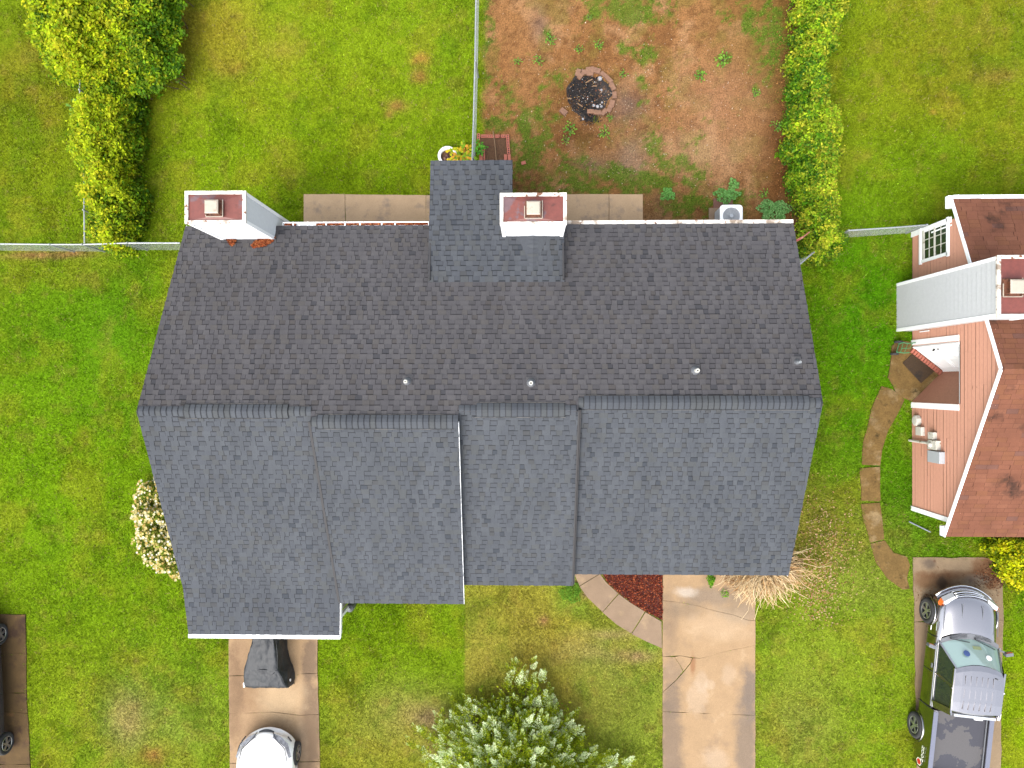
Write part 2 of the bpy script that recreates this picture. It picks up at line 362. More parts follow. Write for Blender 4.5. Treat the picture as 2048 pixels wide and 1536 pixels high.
GREENS = [(1260,15,75,38,1.0),(1190,8,50,30,.8),(1330,30,60,26,.5),(1100,75,14,12,.9),(1250,100,26,18,.75),(1112,155,60,26,.6),(1095,148,24,26,.7),(1045,250,16,50,1.),(1075,290,42,34,1.),(1010,300,34,22,.85),
 (990,245,40,22,.85),(1075,172,14,14,.7),(1285,110,22,26,.8),(1285,165,16,18,.85),(1290,215,12,24,.7),(1262,205,8,16,.4),(1050,330,40,30,.9),(1160,340,80,32,.75),(1230,350,70,26,.9),(1290,370,50,26,1.),(1340,330,60,30,.8),
 (1385,345,50,24,.75),(1240,410,60,20,.6),(1480,400,60,20,.5),(1090,240,40,60,.55),(1010,200,40,60,.45),(1340,200,20,40,.4),(1325,365,26,16,.95),(1370,370,26,16,.9),(1440,430,40,20,.75),(1380,410,50,40,.7),(1310,300,34,30,.85),(1420,250,18,10,.7),(1400,155,12,22,.8),(1445,125,22,16,.85),(1210,250,16,12,.7),(1150,380,120,30,.7),(1400,400,110,26,.6),(1060,380,40,40,.6),(1190,235,10,8,.7),
 (1540,80,50,130,.62),(1575,250,18,300,.35),(1500,30,80,60,.55),(1380,290,60,18,.5),(1330,250,40,18,.3),(1120,230,30,20,.35),(972,60,14,200,.65),(985,400,10,10,.3),(1570,200,30,100,.55),(1160,30,30,30,.3),(1510,185,14,10,.7),(1555,250,16,20,.6),(1130,365,60,20,.8),(1060,120,12,10,.4),(1000,120,30,60,.3)]
LAWNK = np.array([[1.84, 1.54, 2.0]])
def lawn(x, y):
    px, py = pxw(x, y)
    wx = (fbm(x, y, 1.6, 3)-.5)*60; wy = (fbm(x+40, y, 1.6, 9)-.5)*60
    qx, qy = px+wx, py+wy
    col = np.tile(A(112,150,18), (len(x), 1))
    def blend(col, zs, lim=None):
        for cx, cy, rx, ry, c, s in zs:
            g = np.exp(-(((qx-cx)/rx)**2+((qy-cy)/ry)**2)*1.1)*s
            if lim is not None: g = g*lim
            col = col*(1-g[:, None]) + A(*c)[None]*g[:, None]
        return col
    col = blend(col, ZONES)
    fr = sstep(927, 931, px+(fbm(x, y, .15, 60)-.5)*6)*sstep(1340, 1320, px)*sstep(1080, 1120, py)
    base = np.tile(A(136,154,46), (len(x), 1))
    f2 = fr*(1-sstep(1380, 1520, py)*.5); col = col*(1-f2[:, None])+base*f2[:, None]
    col = blend(col, FRONT, fr)
    # broad yellowing and brown thatch
    a = sstep(.50, .74, fbm(x, y, 1.1, 21))*.26
    col = col*(1-a[:, None]) + A(158,150,44)[None]*a[:, None]
    a = sstep(.58, .76, fbm(x, y, .42, 31))*.20
    col = col*(1-a[:, None]) + A(150,128,60)[None]*a[:, None]
    a = sstep(.55, .75, fbm(x, y, .9, 77))*.35
    col = col*(1-a[:, None]) + A(72,120,10)[None]*a[:, None]
    for cx, cy, rx, ry, c in SPOTS:
        g = np.exp(-(((px+wx*.25-cx)/rx)**2+((py+wy*.25-cy)/ry)**2)*1.3)*.55*(.5+fbm(x, y, .2, 5))
        g = np.clip(g, 0, .9); col = col*(1-g[:, None]) + A(*c)[None]*g[:, None]
    return col*LAWNK
def dirtmask(x, y):
    px, py = pxw(x, y); e = (fbm(x, y, .5, 41)-.5)*26
    return sstep(955, 975, px+e)*sstep(1625, 1600, px+e)*sstep(520, 470, py)
def greenmask(x, y):
    px, py = pxw(x, y)
    qx = px+(fbm(x, y, .5, 51)-.5)*44; qy = py+(fbm(x, y, .5, 57)-.5)*44
    g = np.zeros(len(x))
    for cx, cy, rx, ry, s in GREENS:
        g = np.maximum(g, np.exp(-(((qx-cx)/rx)**2+((qy-cy)/ry)**2))*s)
    g = g + (fbm(x, y, .30, 71)-.5)*.9 + (fbm(x, y, .09, 72)-.5)*.9 + .05
    return sstep(.42, .80, g)
def dirt(x, y):
    px, py = pxw(x, y)
    c = np.tile(A(172,124,78), (len(x), 1))
    def mixin(c, g, k): return c*(1-g[:, None]) + A(*k)[None]*g[:, None]
    c = mixin(c, sstep(.42, .66, fbm(x, y, 1.3, 81))*.6, (150,102,60))
    c = mixin(c, sstep(.52, .7, fbm(x, y, .7, 83))*.5, (206,160,116))
    c = mixin(c, sstep(.56, .72, fbm(x, y, .25, 85))*.45, (120,84,50)); c = mixin(c, sstep(.50, .68, fbm(x, y, .55, 87))*.5, (136,124,56)); c = mixin(c, sstep(.60, .70, fbm(x, y, .12, 88))*.5, (110,72,40))
    for cx, cy, rx, ry, k, s in [(1560,300,45,200,(104,66,32),.8),(1575,120,40,200,(104,70,30),.8),(1515,80,80,120,(132,110,50),.5),(1250,215,40,36,(120,100,92),.7),(1265,320,34,40,(160,136,116),.7),(1078,50,18,36,(130,110,100),.5),(1160,270,50,30,(110,72,42),.6),
        (1190,330,50,24,(120,110,90),.5),(1050,400,30,40,(110,66,44),.6),(1440,200,90,80,(196,146,110),.5),(1400,310,90,50,(208,168,128),.5),(1120,160,30,30,(130,110,50),.4),(985,380,30,50,(120,70,44),.5),(1320,410,60,30,(110,90,60),.5),(1130,205,50,45,(110,74,34),.45)]:
        g = np.exp(-(((px-cx)/rx)**2+((py-cy)/ry)**2))*s*(.6+.8*fbm(x, y, .3, 91)); c = mixin(c, np.clip(g, 0, 1), k)
    return c
def groundcol(x, y):
    L = lawn(x, y); D = dirt(x, y); g = greenmask(x, y); m = dirtmask(x, y)
    G = np.tile(A(112,140,42), (len(x), 1)); v = fbm(x, y, .4, 15)[:, None]; G = G*(1-v*.7)+A(92,142,34)[None]*v*.7
    D = D*(1-g[:, None]*.75)+G*g[:, None]*.75
    return L*(1-m[:, None]) + D*m[:, None]

gx = np.concatenate([[-900,-300,-100,-50,-30,-22], np.arange(-19, 18.0, .08), [18,22,30,50,100,300,900]])
gy = np.concatenate([[-900,-300,-100,-50,-30,-20], np.arange(-14.5, 14.5, .08), [14.5,20,30,50,100,300,900]])
XX, YY = np.meshgrid(gx, gy); nx, ny = len(gx), len(gy)
VV = np.stack([XX.ravel(), YY.ravel(), np.zeros(nx*ny)], 1)
VV[:, 2] = (fbm(VV[:, 0], VV[:, 1], 1.5, 100)-.5)*.03 - .005
ii = (np.arange(ny-1)[:, None]*nx+np.arange(nx-1)[None]).ravel()
FF = np.stack([ii, ii+1, ii+1+nx, ii+nx], 1)
cc = groundcol(VV[:, 0], VV[:, 1])*.85
me = bpy.data.meshes.new('ground'); me.vertices.add(len(VV)); me.vertices.foreach_set('co', VV.astype(np.float32).ravel())
me.loops.add(FF.size); me.loops.foreach_set('vertex_index', FF.astype(np.int32).ravel())
me.polygons.add(len(FF)); me.polygons.foreach_set('loop_start', np.arange(len(FF), dtype=np.int32)*4); me.update(calc_edges=True)
dm = dirtmask(VV[:, 0], VV[:, 1])*(1-greenmask(VV[:, 0], VV[:, 1])*.6); cc = cc*(1+dm[:, None]*.18)
at = me.color_attributes.new('Col', 'FLOAT_COLOR', 'POINT'); at.data.foreach_set('color', np.concatenate([cc, np.ones((len(cc), 1))], 1).astype(np.float32).ravel())
me.materials.append(M['ground']); me.polygons.foreach_set('use_smooth', [True]*len(FF))
g_ = bpy.data.objects.new('ground', me); COL.objects.link(g_); struct(g_)

# ------------------------------------------------------------------ paved things (polygons in photo pixels, on the ground)
NOGRASS = []
def W2(poly, z=0.0): return [(P(a, b, z).x, P(a, b, z).y) for a, b in poly]
def inset(poly, d):
    n = len(poly); a = sum(poly[i][0]*poly[(i+1) % n][1]-poly[(i+1) % n][0]*poly[i][1] for i in range(n)); s = 1 if a > 0 else -1
    out = []
    for i in range(n):
        p0, p1, p2 = Vector(poly[i-1]), Vector(poly[i]), Vector(poly[(i+1) % n])
        e1 = (p1-p0).normalized(); e2 = (p2-p1).normalized()
        n1 = Vector((-e1.y, e1.x))*s; n2 = Vector((-e2.y, e2.x))*s
        b = (n1+n2); b = b/max(.3, b.length_squared)*2*.5
        out.append(tuple(p1 + b*2*d*.5*1.0 if False else p1 + b*d))
    return out
def rough_edge(poly, step=.25, amp=.012):
    out = []; n = len(poly)
    for i in range(n):
        a = Vector(poly[i]); b = Vector(poly[(i+1) % n]); L = (b-a).length; k = max(1, int(L/step))
        nn = Vector((-(b-a).y, (b-a).x)).normalized()
        for j in range(k): out.append(tuple(a+(b-a)*j/k + nn*random.uniform(-amp, amp)*(1 if j else .3)))
    return out
def paving(name, slabs, m, z=.035, gap=.013, amp=.010, tilt=0):
    pts = [q for s in slabs for q in W2(s)]
    o = empty(name, (sum(p[0] for p in pts)/len(pts), sum(p[1] for p in pts)/len(pts), 0)); struct(o)
    for k, s in enumerate(slabs):
        w_ = W2(s, z); NOGRASS.append(inset(w_, .03)); b = MB(); dz = random.uniform(-.004, .004)
        b.prism(rough_edge(inset(w_, gap), .3, amp), -.08, z+dz, False); b.obj('slab', m, o)
    return o
drive1 = paving('driveway', [[(456,1150),(634,1150),(635,1347),(457,1352)], [(457,1352),(635,1347),(638,1429),(600,1431),(545,1424),(458,1428)], [(458,1428),(545,1424),(600,1431),(638,1429),(640,1523),(459,1527)], [(459,1527),(640,1523),(642,1900),(462,1900)]], M['concrete'])
drive2 = paving('driveway', [
 [(1325,1050),(1511,1050),(1511,1242),(1495,1240),(1468,1230),(1436,1223),(1392,1211),(1325,1201)],
 [(1325,1201),(1392,1211),(1436,1223),(1468,1230),(1495,1240),(1511,1242),(1511,1290),(1460,1301),(1440,1306),(1400,1317),(1360,1311),(1325,1313)],
 [(1325,1313),(1349,1314),(1360,1330),(1366,1343),(1352,1360),(1338,1373),(1325,1385)],
 [(1349,1314),(1360,1311),(1385,1316),(1381,1325),(1367,1343),(1360,1330)],
 [(1325,1385),(1352,1361),(1367,1345),(1381,1327),(1386,1316),(1400,1317),(1440,1306),(1460,1301),(1511,1290),(1511,1431),(1325,1423)],
 [(1325,1423),(1511,1431),(1512,1900),(1325,1900)]], M['concrete'], gap=.009, amp=.014)
drive3 = paving('driveway', [[(1826,1114),(2005,1116),(2008,1240),(1829,1244)], [(1829,1244),(2008,1240),(2004,1420),(1832,1425)], [(1832,1425),(2004,1420),(2000,1900),(1838,1900)]], M['concrete4'], amp=.02)
drive4 = paving('driveway', [[(-160,1228),(51,1229),(53,1306),(-160,1310)], [(-160,1310),(53,1306),(53,1386),(-160,1388)], [(-160,1388),(53,1386),(55,1427),(20,1424),(-160,1418)], [(-160,1418),(20,1424),(55,1427),(60,1529),(-160,1527)], [(-160,1527),(60,1529),(64,1900),(-160,1900)]], M['concrete3'], amp=.015)
walk1 = paving('walkway', [[(1140,1090),(1180,1075),(1202,1144),(1200,1147),(1159,1172),(1146,1143)], [(1159,1173),(1200,1148),(1213,1165),(1237,1187),(1205,1224),(1175,1195)], [(1205,1225),(1238,1188),(1262,1206),(1290,1223),(1262,1267),(1233,1249)], [(1263,1268),(1291,1224),(1323,1243),(1324,1297),(1292,1283)]], M['concrete2'], gap=.008)
walk2 = paving('walkway', [
 [(1763,772),(1785,778),(1810,800),(1795,830),(1778,860),(1765,900),(1761,931),(1724,930),(1727,880),(1738,838),(1750,800)],
 [(1719,936),(1761,933),(1762,1000),(1759,1003),(1722,1002)], [(1722,1008),(1761,1005),(1765,1040),(1769,1078),(1740,1086),(1727,1040)],
 [(1741,1088),(1770,1080),(1788,1105),(1814,1113),(1821,1130),(1814,1156),(1820,1178),(1805,1180),(1775,1158),(1752,1125)]], M['mossy'], amp=.03)
patio1 = paving('patio', [[(607,388),(690,388),(692,520),(607,520)], [(690,388),(852,390),(852,520),(692,520)], [(852,390),(930,390),(930,520),(852,520)]], M['patio'], amp=.006)
patio2 = paving('patio', [[(1060,388),(1218,388),(1218,520),(1060,520)], [(1218,388),(1286,388),(1286,520),(1218,520)]], M['patio'], amp=.006)
st = paving('stoop', [[(1784,692),(1800,680),(1838,686),(1890,742),(1872,772),(1832,806),(1796,792),(1776,755),(1782,722)]], M['mossy'], z=.05, amp=.02)
# dirt bands and pale wash marks that really stain the driveways: thin irregular films a few mm proud
def film(parent, blobs, colr, z=.0425):
    for k, (cx, cy, rx, ry) in enumerate(blobs):
        b = MB(); b.col = tuple(colr); n = 22; ph = random.random()*9
        pts = []
        for i in range(n):
            t = 2*math.pi*i/n; rr = 1+.16*math.sin(2*t+ph)+.10*math.sin(5*t+ph*2)+random.uniform(-.05,.05)
            q = P(cx+rx*rr*math.cos(t), cy+ry*rr*math.sin(t), z+.001*(k % 3)); pts.append((q.x, q.y, z+.0012*(k % 4)))
        b.face(pts[::-1]); b.obj('stain', M['patch'], parent)

# mulch bed
mb = MB(); mp_ = W2([(1196,1100),(1325,1100),(1325,1241),(1291,1222),(1262,1204),(1238,1186),(1214,1164),(1203,1146)]); mb.prism(inset(mp_, .012), -.02, .03, False)
NOGRASS.append(mp_)
mulch = mb.obj('mulch_bed', mat('mulch base', C(96,40,26), .95, n=.4, ns=40)); struct(mulch)

# ------------------------------------------------------------------ roofs
SH = [C(97,101,107), C(95,99,106), C(99,103,109), C(93,97,104), C(97,100,103), C(91,95,102), C(89,93,99), C(79,84,92), C(92,94,97)]
SHR = [tuple(v*k for v, k in zip(c, (1.20,1.05,.97))) for c in SH]
def inpoly(x, y, poly):
    x = np.asarray(x); y = np.asarray(y); r = np.zeros(x.shape, bool); n = len(poly)
    for i in range(n):
        x1, y1 = poly[i][0], poly[i][1]; x2, y2 = poly[(i+1) % n][0], poly[(i+1) % n][1]
        c = ((y1 > y) != (y2 > y)) & (x < (x2-x1)*(y-y1)/((y2-y1) or 1e-9)+x1); r ^= c
    return r
TABM = {}
def tab_mesh(wd, ci, pal, mname, exp, raised, nm):
    key = (wd, pal[ci], mname, raised, exp)
    if key not in TABM:
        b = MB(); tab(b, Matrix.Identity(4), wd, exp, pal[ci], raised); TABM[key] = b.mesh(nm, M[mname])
    return TABM[key]
LIP_SHADE = [.026, .45]  # width and tone of the lip shadow painted on recessed tabs
def tab(b, T, wd, exp, c, raised, sl=0.0):
    """one shingle tab: wedge with lip shade painted in: dark butt and sides, dark top band on backers; x along the course, y up the slope"""
    h = .019 if raised else .009; ht = .003; g = .0022; e = exp+.02
    a0 = random.uniform(-.01, .01)*raised
    vs = [(g+a0, 0, h), (wd-g-a0, 0, h), (wd-g, e, ht), (g, e, ht), (g+a0, 0, 0), (wd-g-a0, 0, 0), (wd-g, e, -.002), (g, e, -.002)]
    vs = [T @ Vector(v) for v in vs]
    b.col = c; b.add(vs, [(0,1,2,3)])
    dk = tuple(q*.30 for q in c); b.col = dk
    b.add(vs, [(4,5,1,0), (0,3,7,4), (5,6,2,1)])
    if not raised and LIP_SHADE[0]:
        q = [T @ Vector(v) for v in ((g, exp-LIP_SHADE[0], .0075), (wd-g, exp-LIP_SHADE[0], .0075), (wd-g, exp+.004, .0062), (g, exp+.004, .0062))]
        b.col = tuple(q_*LIP_SHADE[1] for q_ in c); b.face(q)
def course(stuff, roof, Ya, Yb, za, zb, xl, xr, exp, up, pal, mname, singles, nm='shingle', three=False, nrow=None, segs=None):
    """one roof plane from eave (Ya,za) to ridge (Yb,zb); xl(t), xr(t) give the left and right ends at t=0..1 ; up=+1 if upslope is +Y"""
    run = abs(Yb-Ya); L = math.hypot(run, zb-za); nrow = nrow or max(1, int(round(L/exp))); ex = L/nrow
    ang = math.atan2(zb-za, run)
    for r in range(nrow):
        t = r/nrow; y = Ya+(Yb-Ya)*t; z = za+(zb-za)*t
        tm = (r+.5)/nrow
        for a, c in (segs(Ya+(Yb-Ya)*tm, tm) if segs else [(xl(tm), xr(tm))]):
            if c-a < .05: continue
            x = a; rais = random.random() < .5
            first = True
            while x < c-.01:
                if three: wd = .305 if not first else .10+.2*random.random()
                else: wd = (random.choice([.12,.15,.18,.22]) if rais else random.choice([.12,.15,.18]))*(1 if not first else random.uniform(.4, 1))
                wdc = min(wd, c-x)
                if three: ci = random.choices(range(5), [5,3,2,.6,3])[0]; rs = random.random() < .12
                else: ci = random.choice([0,1,2,4]) if rais else random.choices([1,3,5,6,7,8], [4,5,4,1.2,.8,2])[0]; rs = rais
                first = False
                if up > 0: T = Matrix.Translation((x, y, z)) @ Matrix.Rotation(ang, 4, 'X')
                else: T = Matrix.Translation((x+wdc, y, z)) @ Matrix.Rotation(math.pi, 4, 'Z') @ Matrix.Rotation(ang, 4, 'X')
                if abs(wdc-wd) < 1e-6 and abs(wd-round(wd, 3)) < 1e-9 and singles is not None:
                    px_, py_ = PX(x, y, z)
                    singles.append((-z + random.random()*.05 + (5 if not (0 < px_ < 2040) else 0), T, wd, ci, rs, ex, pal))
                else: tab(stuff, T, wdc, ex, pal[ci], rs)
                x += wd; rais = not rais if random.random() < .93 else rais
def finish_singles(stuff, roof, singles, pal, mname, exp, limit):
    singles.sort(key=lambda s: s[0])
    for k, (_, T, wd, ci, rs, ex, pal) in enumerate(singles):
        if k < limit:
            o = bpy.data.objects.new('shingle', tab_mesh(round(wd, 3), ci, pal, mname, round(ex, 3), rs, 'shingle')); COL.objects.link(o)
            o.parent = roof; o.matrix_basis = WM[roof.name].inverted() @ T
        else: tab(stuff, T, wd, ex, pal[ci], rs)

house = empty('duplex_house', (-.5, -.6, 0)); tag(house, 'long house with a dark grey shingle roof stepping in four sections, seen from above', 'house')
# roof levels
ZE = 2.60; YE = P(1200, 449, ZE).y
SL = .43
def rearz(y): return ZE+(YE-y)*SL
def ridge(py):       # height where the sight line meets the rear plane
    z = 4.7
    for _ in range(12): z = rearz(P(1000, py, z).y)
    return P(1000, py, z).y, z
sec = {}
for k, (py_r, py_e, z_e) in {1:(823,1180,2.44), 2:(844,1208,2.46), 3:(820,1170,2.46), 4:(805,1147,2.38)}.items():
    yr, zr = ridge(py_r); sec[k] = (yr, zr, P(1000, py_e, z_e).y, z_e)
X = lambda px, py, z: P(px, py, z).x
roof = MB()
EXP = .143
def lerp(a, b): return lambda t: a+(b-a)*t
# x ends
xl1r = X(273, 823, sec[1][1]); xl1e = X(371, 449, ZE); xr4r = X(1646, 805, sec[4][1]); xr4e = X(1587, 449, ZE)
b12 = X(620, 844, sec[2][1]); b23 = X(917, 844, sec[2][1]); b34 = X(1157, 820, sec[3][1])
xs = {1:(xl1r, b12+.02), 2:(b12, b23), 3:(b23-.02, b34), 4:(b34-.02, xr4r)}
e1l, e2l, e2r, e3r, e4r = X(366,1180,2.44), X(680,1208,2.46), X(928,1208,2.46), X(1144,1170,2.46), X(1577,1147,2.38)
ex_ = {1:(e1l, e2l+.02), 2:(e2l, e2r), 3:(e2r-.02, e3r), 4:(e3r-.02, e4r)}
stuff = MB(); singles = []
roofdeck = MB()
# rear plane, in vertical strips as its ridges step
yrm = min(sec[k][0] for k in sec); zrm = rearz(yrm)
def rsegs(y, t):
    xl_ = xl1e+(xl1r-xl1e)*(YE-y)/(YE-sec[1][0]); xr_ = xr4e+(xr4r-xr4e)*(YE-y)/(YE-sec[4][0]); out = []
    ends = {1:(xl_, b12), 2:(b12, b23), 3:(b23, b34), 4:(b34, xr_)}
    for k in (1,2,3,4):
        if y >= sec[k][0]:
            if out and abs(out[-1][1]-ends[k][0]) < 1e-6: out[-1] = (out[-1][0], ends[k][1])
            else: out.append(ends[k])
    return out
LIP_SHADE[0] = .026; LIP_SHADE[1] = .34; course(stuff, None, YE, yrm, ZE, zrm, None, None, EXP, -1, SHR, 'shingle', singles, segs=rsegs)
for k in (1,2,3,4):
    yr, zr, ye, ze = sec[k]
    xa, xb = xs[k]
    la = (lambda t: xl1e+(xl1r-xl1e)*t) if k == 1 else (lambda t, xa=xa: xa)
    rb = (lambda t: xr4e+(xr4r-xr4e)*t) if k == 4 else (lambda t, xb=xs[k+1][0] if k < 4 else 0: xb)
    roofdeck.solid([(la(0), YE, ZE-.004), (la(1), yr, zr-.004), (rb(1), yr, zr-.004), (rb(0), YE, ZE-.004)][::1], .13)
    # front plane
    xl_, xr_ = lerp(ex_[k][0], xa), lerp(ex_[k][1], xb)
    LIP_SHADE[0] = .026; LIP_SHADE[1] = .38; course(stuff, None, ye, yr, ze, zr, xl_, xr_, EXP, 1, SH, 'shingle', singles)
    roofdeck.solid([(ex_[k][0], ye, ze-.004), (ex_[k][1], ye, ze-.004), (xb, yr, zr-.004), (xa, yr, zr-.004)], .13)
# the flatter lower roof over the left garage
yg, zg = P(500, 1269, 2.10).y, 2.10
gxl, gxr = X(377, 1269, 2.1), X(679, 1269, 2.1)
y1, z1 = sec[1][2], sec[1][3]
course(stuff, None, yg, y1, zg, z1, lerp(gxl, e1l), lerp(gxr, X(680,1180,2.44)), EXP, 1, SH, 'shingle', singles)
roofdeck.solid([(gxl, yg, zg-.004), (gxr, yg, zg-.004), (X(680,1180,2.44), y1, z1-.006), (e1l, y1, z1-.006)], .12)
# low rear porch roof lying over the main slope
pz0, pz1 = 2.93, 3.34
pyb, pyf = P(940, 321, pz0).y, P(940, 563, pz1).y
pxl0, pxl1 = X(861, 321, pz0), X(856, 563, pz1); pxr = X(1025, 321, pz0); pxR = X(1129, 563, pz1)
psl = (pz1-pz0)/(pyb-pyf); ymid = P(1060, 470, 3.1).y; zmid = pz0+(pyb-ymid)*psl
ym2 = P(1060, 386, 3.0).y
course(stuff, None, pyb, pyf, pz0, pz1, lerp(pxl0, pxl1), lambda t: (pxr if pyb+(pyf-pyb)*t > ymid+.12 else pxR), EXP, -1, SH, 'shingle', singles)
roofdeck.solid([(pxl0, pyb, pz0-.004), (pxl1, pyf, pz1-.004), (pxR, pyf, pz1-.004), (pxR, ymid, zmid-.004), (pxr, ymid, zmid-.004), (pxr, pyb, pz0-.004)], .14)
def pz(y): return pz0+(pyb-y)*psl
rf = roofdeck.obj('roof', mat('roof deck', C(60,58,60), .9), house); rf['label'] = 'dark grey shingle roof'
finish_singles(stuff, rf, singles, SH, 'shingle', EXP, 300)
so_ = stuff.obj('shingle_field', M['shingle'], rf); so_['kind'] = 'stuff'
# wall-side upstand where the porch roof stands over the main roof, and the steps between front sections
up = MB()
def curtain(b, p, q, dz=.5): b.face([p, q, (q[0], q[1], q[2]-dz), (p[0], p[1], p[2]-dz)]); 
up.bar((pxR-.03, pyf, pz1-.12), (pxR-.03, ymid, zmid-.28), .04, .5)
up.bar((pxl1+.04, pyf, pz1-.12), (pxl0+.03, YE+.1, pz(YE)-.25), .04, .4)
split(up, 'porch_side', M['trimshade'], house)
# rake boards (white) along the gable edges
rk = MB()
def rake(b, p, q, off=-.015, w=.02, h=.15, dz=-.095): b.bar((p[0]+off, p[1], p[2]+dz), (q[0]+off, q[1], q[2]+dz), w, h)
rake(rk, (xl1e, YE, ZE), (xl1r, sec[1][0], sec[1][1]), .02); rake(rk, (e1l, y1, z1), (xl1r, sec[1][0], sec[1][1]), .02)
rake(rk, (gxl, yg, zg), (e1l, y1, z1), .02); rake(rk, (gxr, yg, zg), (X(680,1180,2.44), y1, z1), .012, .03)
rake(rk, (xr4e, YE, ZE), (xr4r, sec[4][0], sec[4][1]), -.02); rake(rk, (e4r, sec[4][2], sec[4][3]), (xr4r, sec[4][0], sec[4][1]), -.02)
rake(rk, (e2r, sec[2][2], sec[2][3]), (b23, sec[2][0], sec[2][1]), .002, .014, .06, -.035)
split(rk, 'rake_board', M['white'], house)
es = MB()  # dark drip edges; lower bars paint the step's shadow on the roof below
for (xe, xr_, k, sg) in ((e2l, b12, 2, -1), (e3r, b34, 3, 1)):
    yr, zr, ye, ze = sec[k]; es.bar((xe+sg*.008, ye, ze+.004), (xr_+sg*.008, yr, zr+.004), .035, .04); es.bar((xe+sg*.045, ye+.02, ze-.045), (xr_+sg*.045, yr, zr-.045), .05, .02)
split(es, 'drip_edge_shade', M['trimshade'], house)
# step walls under the raised front sections
sw = MB()
for (xe, xr_, k, kk) in ((e2l, b12, 2, 1), (e2r, b23, 2, 3), (e3r, b34, 3, 4)):
    yr, zr, ye, ze = sec[k]; off = .06 if xe == e2l else -.06
    sw.bar((xe+off, ye+.1, ze-.28), (xr_+off, yr-.1, zr-.24), .04, .34)
split(sw, 'step_wall', M['wall'], house)
# ridge caps: each cap a part
CAPM = {}
def capmesh(ci, big):
    key = (ci, big)
    if key not in CAPM:
        b = MB(); wv = .17 if big else .12; th = .03 if big else .012; L = .152; c = SH[ci]
        prof = [(-wv, -wv*.42), (-wv*.45, -wv*.12), (0, 0), (wv*.45, -wv*.12), (wv, -wv*.42)]
        r0 = [(0, y, z+th+.012) for y, z in prof]; r1 = [(L, y, z+th) for y, z in prof]
        b.col = c; b.add(r0+r1, [(i, i+5, i+6, i+1) for i in range(4)])
        b.col = tuple(q*.3 for q in c); b.add(r0+[(p[0], p[1], p[2]-.016) for p in r0], [(i, i+1, i+6, i+5) for i in range(4)])
        t0 = [(.122, y, z+th+.0045) for y, z in prof]; t1 = [(.150, y, z+th+.003) for y, z in prof]; b.col = tuple(q*.5 for q in c); b.add(t0+t1, [(i, i+5, i+6, i+1) for i in range(4)])
        CAPM[key] = b.mesh('ridge_cap', M['shingle'])
    return CAPM[key]
for k in (1,2,3,4):
    yr, zr, ye, ze = sec[k]; xa, xb = xs[k]; x = xa+.02; rng = {1:(xa+1.05, X(575,823,zr)), 2:(xa+.12, xb-.1), 3:(xa+.35, X(1131,820,zr)), 4:(xa+.02, xb-.3)}[k]
    while x < xb-.06:
        big = rng[0] < x < rng[1]-.05
        o = bpy.data.objects.new('ridge_cap', capmesh(random.randrange(5), big)); COL.objects.link(o)
        flip = (k < 3); o.parent = rf
        T = Matrix.Translation((x, yr, zr+.012)) if not flip else Matrix.Translation((x+.15, yr, zr+.012)) @ Matrix.Rotation(math.pi, 4, 'Z')
        o.matrix_basis = WM[rf.name].inverted() @ T; x += .147
    v = MB()
    v.box(((rng[0]+rng[1])/2, yr+.186, zr-.062), (rng[1]-rng[0], .008, .03)); v.box(((rng[0]+rng[1])/2, yr-.186, zr-.062), (rng[1]-rng[0], .008, .03))
    split(v, 'ridge_vent', M['ventlip'], house)
# gutters
gt = MB()
def gutter(b, xa, xb, y, z, sgn):
    b.box(((xa+xb)/2, y+sgn*.092, z-.05), (xb-xa, .012, .12)); b.box(((xa+xb)/2, y+sgn*.094, z+.012), (xb-xa, .03, .01))
    b.box(((xa+xb)/2, y+sgn*.047, z-.105), (xb-xa, .09, .012)); b.box(((xa+xb)/2, y+sgn*.006, z-.05), (xb-xa, .008, .1))
    for xx in (xa, xb): b.box((xx, y+sgn*.047, z-.05), (.012, .10, .12))
gl, gr_ = X(566, 447, ZE), X(857, 447, ZE); gutter(gt, gl, gr_, YE, ZE, 1)
for xx in np.linspace(gl+.25, gr_-.9, 7): gt.box((xx+random.uniform(-.1,.1), YE+.06, ZE-.005), (.035, .12, .012))
gt.obj('gutter', M['white'], house)['label'] = 'white gutter full of red leaves'
g2 = MB(); gl2, gr2 = X(1133, 447, ZE), X(1586, 447, ZE); gutter(g2, gl2, gr2, YE, ZE, 1); g2.box(((gl2+gr2)/2, YE+.045, ZE-.03), (gr2-gl2-.03, .075, .015)); g2.obj('gutter', M['whiteworn'], house)
g3 = MB(); gutter(g3, gxl+.0, gxr+.02, yg, zg, -1); g3.box(((gxl+gxr)/2, yg-.05, zg-.012), (gxr-gxl-.03, .078, .012)); g3.obj('gutter', M['white'], house)
# leaves in the gutter: irregular heap
def litter(name, xy, zf, cols, size, m, parent=None, up=.8):
    n = len(xy); s = size*RNG.uniform(.5, 1.3, n); a = RNG.uniform(0, 6.283, n); t = RNG.normal(0, .35, (n, 2))
    u = np.stack([np.cos(a), np.sin(a), t[:, 0]], 1)*s[:, None]; v = np.stack([-np.sin(a), np.cos(a), t[:, 1]], 1)*s[:, None]*RNG.uniform(.3, .8, n)[:, None]
    c = np.stack([xy[:, 0], xy[:, 1], zf], 1)
    V = np.stack([c-u, c-v, c+u, c+v], 1).reshape(-1, 3); F = np.arange(n*4).reshape(-1, 4)
    return bigmesh(name, m, V, F, cols, parent, 4)
def pick(pal, n, jit=.15):
    p = np.array(pal); c = p[RNG.integers(0, len(p), n)]; return np.clip(c*RNG.uniform(1-jit, 1+jit, (n, 1)), 0, .9)
n = 2600; xy = np.stack([RNG.uniform(gl+.05, gr_-.02, n), YE+RNG.uniform(.012, .082, n)], 1)
keep = ~((xy[:, 0] > gl+.35) & (xy[:, 0] < gl+.95)); xy = xy[keep]; n = len(xy)
